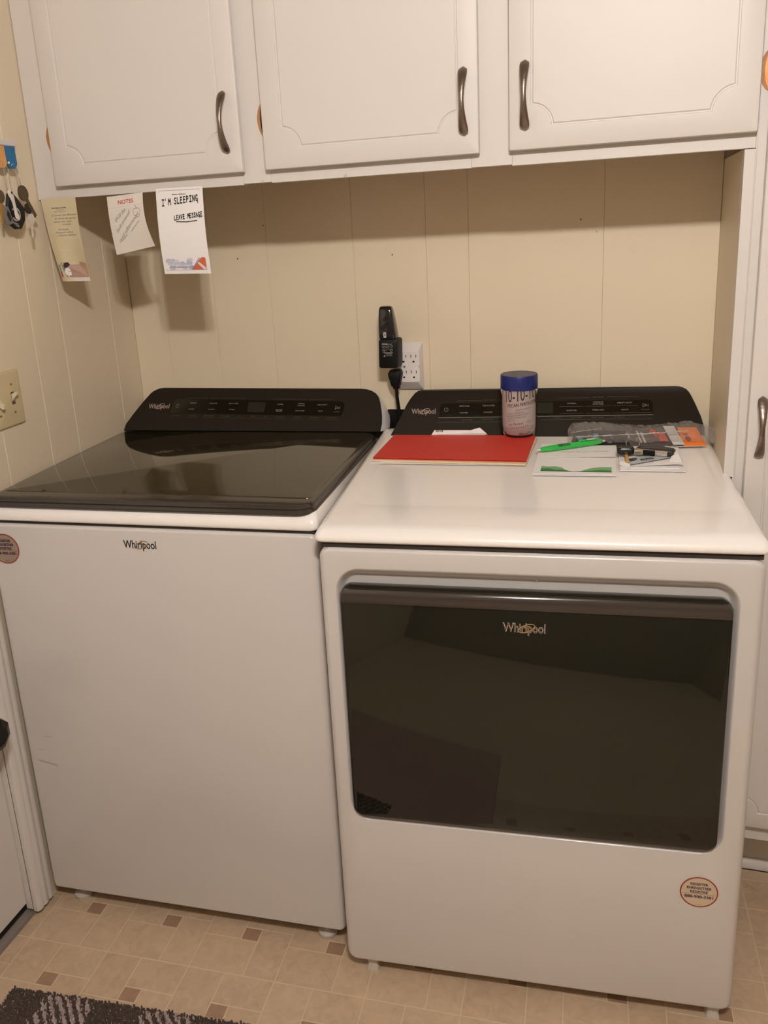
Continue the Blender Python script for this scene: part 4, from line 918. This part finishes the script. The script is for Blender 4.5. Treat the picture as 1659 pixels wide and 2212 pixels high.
for (ua, ub, ya, yb2, za, zb, ww_) in ((.462, .60, .548, .553, .0235, .0285, .0013), (.60, .70, .553, .560, .0285, .0330, .0016), (.452, .52, .560, .575, .030, .036, .0008), (.585, .735, .5400, .5450, .0035, .0050, .0010)):
    pts = [(ua+(ub-ua)*t/24-.60, ya+(yb2-ya)*t/24-.565+random.uniform(-.0012, .0012), za+(zb-za)*t/24+random.uniform(-.0009, .0009)) for t in range(25)]
    mk('film_crease_glint', tube(pts, [ww_*random.uniform(.4, 1.2) for _ in pts], 5), M_glint, bag)  # thin tubes along the creases, painted as their bright glints
mk('film_seal', ([(.735-.60, .560-.565, .006), (.775-.60, .575-.565, .012), (.768-.60, .590-.565, .026), (.740-.60, .600-.565, .040), (.728-.60, .585-.565, .03)], [(0, 1, 2, 3, 4)]), M_bag, bag)
def leancard(name, u0, u1, u2, u3, z0, z1, col, off_=0, lab=None, y0=.5450, y1=.6000):
    m = mat('bagcard_'+name+str(int(col[0]*999)), col, .4)
    dz = z1-z0; dy = y1-y0; nrm = Vector((0, -dz, dy)).normalized()*off_
    vv = [(u0-.60, y0-.565, z0), (u1-.60, y0-.565, z0), (u2-.60, y1-.565, z1), (u3-.60, y1-.565, z1)]
    vv = [tuple(Vector(p)+nrm) for p in vv]+[tuple(Vector(p)+nrm-Vector((0, -dz, dy)).normalized()*.0006) for p in vv]
    return mk(name, (vv, [(0, 1, 2, 3), (7, 6, 5, 4), (0, 4, 5, 1), (1, 5, 6, 2), (2, 6, 7, 3), (3, 7, 4, 0)]), m, bag, label=lab)
leancard('grey_card', .580, .700, .690, .572, .004, .028, (.095, .075, .072), 0, 'grey-brown printed card')
leancard('white_label', .668, .692, .675, .652, .006, .033, (.62, .60, .58), .0022, 'white barcode label')
leancard('orange_card', .690, .738, .722, .682, .004, .031, (.80, .20, .03), .0008, 'bright orange card')
leancard('black_backing', .450, .580, .572, .462, .003, .024, (.012, .013, .014), 0, 'black backing card')
leancard('blue_sticker', .468, .480, .478, .466, .009, .019, (.06, .22, .30), .0012); leancard('blue_sticker', .502, .514, .512, .500, .014, .022, (.06, .22, .30), .0012, None, .56, .58)
def lc(a, t, off_=.0016):   # point on the leaning plane
    y0, y1, z0, z1 = .5450, .6000, .004, .028; nrm = Vector((0, -(z1-z0), (y1-y0))).normalized()*off_
    return tuple(Vector((a-.60-.008*t, y0+(y1-y0)*t-.565, z0+(z1-z0)*t))+nrm)
mk('card_print', G().add(text('HEATING', .606, .50, .16, None, lambda a, b: lc(a, b), bold=.03) if 0 else ([lc(.603, .15), lc(.606, .15), lc(.604, .85), lc(.601, .85)], [(0, 1, 2, 3)])).add(([lc(.610, .15), lc(.615, .15), lc(.613, .75), lc(.608, .75)], [(0, 1, 2, 3)])).get(), mat('white_print', (0, 0, 0)), bag)
mk('card_print', G().add(disc(0, 0, 1, 16, lambda a, b: lc(.636+.007*a, .82+.14*b))).add(([lc(.645, .25), lc(.662, .25), lc(.660, .75), lc(.643, .75)], [(0, 1, 2, 3)])).add(disc(0, 0, 1, 16, lambda a, b: lc(.642+.006*a, .60+.13*b))).get(), mat('red_orange_print', (.60, .07, .03), .5), bag)
mk('card_print', G().add(disc(0, 0, 1, 16, lambda a, b: lc(.702+.006*a, .72+.15*b, .0026))).add(disc(0, 0, 1, 16, lambda a, b: lc(.704+.006*a, .38+.15*b, .0026))).get(), mat('dark_red_print', (.28, .02, .01), .5), bag)
mk('card_print', G().add(strokes([[(.664+.002*k, .25), (.664+.002*k, .62)] for k in range(9)], lambda a, b: lc(a+.006, b, .0036), .0005)).get(), M_dim, bag)

def VM(u, v): return (u-(u-.355)*.064*v, .0194+.8367*v)
def warp_item(e):
    RZ = Matrix.Rotation(e.rotation_euler[2], 4, 'Z'); M0 = Matrix.Translation(e.location) @ RZ
    DI = DM.inverted()
    def W_(p):
        q = DI @ p; u, v = VM(q.x, q.y); return DM @ Vector((u, v, q.z+.0006+.045*v))
    loc = W_(Vector(e.location)); M1 = (Matrix.Translation(loc) @ RZ).inverted()
    e.location = loc
    for c in [o for o in COL.objects if o.parent == e]:
        MB = c.matrix_basis.copy()
        for vv in c.data.vertices: vv.co = M1 @ W_(M0 @ MB @ vv.co)
        c.matrix_basis = Matrix.Identity(4)
for e in [o for o in COL.objects if o.parent is None and o.type == 'EMPTY' and o.name.split('.')[0] in ('paper_sheets', 'manila_folder', 'red_folder', 'folded_letter', 'ballpoint_pen', 'mail_pile', 'printed_card', 'car_key_fob', 'black_key_head', 'key_ring', 'plastic_bag')]:
    warp_item(e)
# keep the machines just clear of the walls behind and beside them
for R_ in (W, D):
    M0 = Matrix.Translation(R_.location) @ Matrix.Rotation(R_.rotation_euler[2], 4, 'Z'); MI = M0.inverted()
    for c in [o for o in COL.objects if o.parent == R_ and o.name != 'power_cord']:
        for vv in c.data.vertices:
            p = M0 @ vv.co; q = Vector((max(p.x, .0012), min(p.y, -.0012), p.z))
            if (q-p).length > 1e-6: vv.co = MI @ q

# ------------------------------------------------------------------ shag mat on the floor
RA = .085; rug = empty('shag_mat', (.079, -.8985, 0), RA, 'dark brown shag floor mat with pale diagonal stripes in front of the washer', 'mat')
mk('backing', loft([[(x, y, z) for x, y in rr(0, .95, -.60, 0, .03, 6)] for z in (.0003, .004)]), mat('mat_backing', (.30, .21, .18), .9), rug)
mk('binding', loft([[(x, y, z) for x, y in rr(i, .95-i, -.60+i, -i, .03, 6)] for z, i in ((.004, 0), (.0065, .003), (.0065, .010))]), mat('pinkish_binding', (.46, .33, .29), .9, bump=.6, bscale=300), rug)
random.seed(5)
gd, gl2 = G(), G()
x = .010
while x < .62:
    yy = -.009; 
    lim = -.26 if x < .2 else -.20 if x < .4 else -.12
    while yy > lim:
        px = x+random.uniform(-.0016, .0016); py = yy+random.uniform(-.0016, .0016)
        r = random.uniform(.0022, .0031); h = random.uniform(.0065, .0105); lx, ly = random.uniform(-.0025, .0025), random.uniform(-.0025, .0025)
        v = [(px+r*cos(t), py+r*sin(t), .0055) for t in (0, 2.09, 4.19)]+[(px+lx+r*cos(t), py+ly+r*sin(t), .006+h*.7) for t in (0.5, 2.59, 4.69)]+[(px+lx*1.3, py+ly*1.3, .006+h)]
        ff_ = [(0, 1, 4, 3), (1, 2, 5, 4), (2, 0, 3, 5), (3, 4, 6), (4, 5, 6), (5, 3, 6)]
        a_ = px % .2145
        light = .086 < a_ < .196 and ((px+.82*py-.080-.2145*int(px/.2145))/.0205) % 1 < .47 and py < -.010
        (gl2 if light else gd).add((v, ff_)); yy -= .0037
    x += .0037
o1 = mk('pile', gd.get(), mat('dark_brown_yarn', (.092, .063, .047), .95, noise=.4, nscale=150), rug, smooth=80, label='dark brown pile'); o1['kind'] = 'stuff'
o2 = mk('pile', gl2.get(), mat('pale_yarn', (.50, .40, .37), .95, noise=.15, nscale=150), rug, smooth=80, label='pale stripes of pile'); o2['kind'] = 'stuff'

# ------------------------------------------------------------------ ceiling fixture (behind and above the viewer)
cl = empty('ceiling_light', (BULB_AT[0], BULB_AT[1], ZC), 0, 'two-bulb ceiling light fixture above the viewer', 'ceiling light')
mk('base', lathe([(.11, -.001), (.11, -.012), (.095, -.022), (.03, -.026), (.002, -.026)], 40), mat('fixture_white', (.8, .78, .74), .4), cl, smooth=40)
em = bpy.data.materials.new('bulb_glow'); em.use_nodes = True; nt = em.node_tree; nt.nodes.remove(nt.nodes['Principled BSDF']); e_ = nt.nodes.new('ShaderNodeEmission'); e_.inputs[0].default_value = BULB_COLOR+(1,); e_.inputs[1].default_value = BULB_POWER
nt.links.new(e_.outputs[0], nt.nodes['Material Output'].inputs[0])
for sx in (-.06, .06):
    mk('bulb_socket', lathe([(.018, -.020), (.018, -.060), (.014, -.064), (.002, -.064)], 20, (sx, 0, 0)), mat('fixture_white', (0, 0, 0)), cl, smooth=40)
    mk('bulb', lathe([(.012, -.065), (.016, -.074), (.030, -.092), (.034, -.108), (.031, -.124), (.020, -.137), (.002, -.142)], 24, (sx, 0, 0)), em, cl, smooth=60)

for o in COL.objects:
    n_ = o.name.split('.')[0]
    if n_ in ('lettering', 'handwriting', 'small_print', 'label_print', 'pencil_mark', 'scuff_mark', 'touch_symbol', 'slots', 'card_print', 'ruling', 'line_print', 'prongs', 'printed_border', 'apple_drawing') and o.parent: o['kind'] = 'stuff'
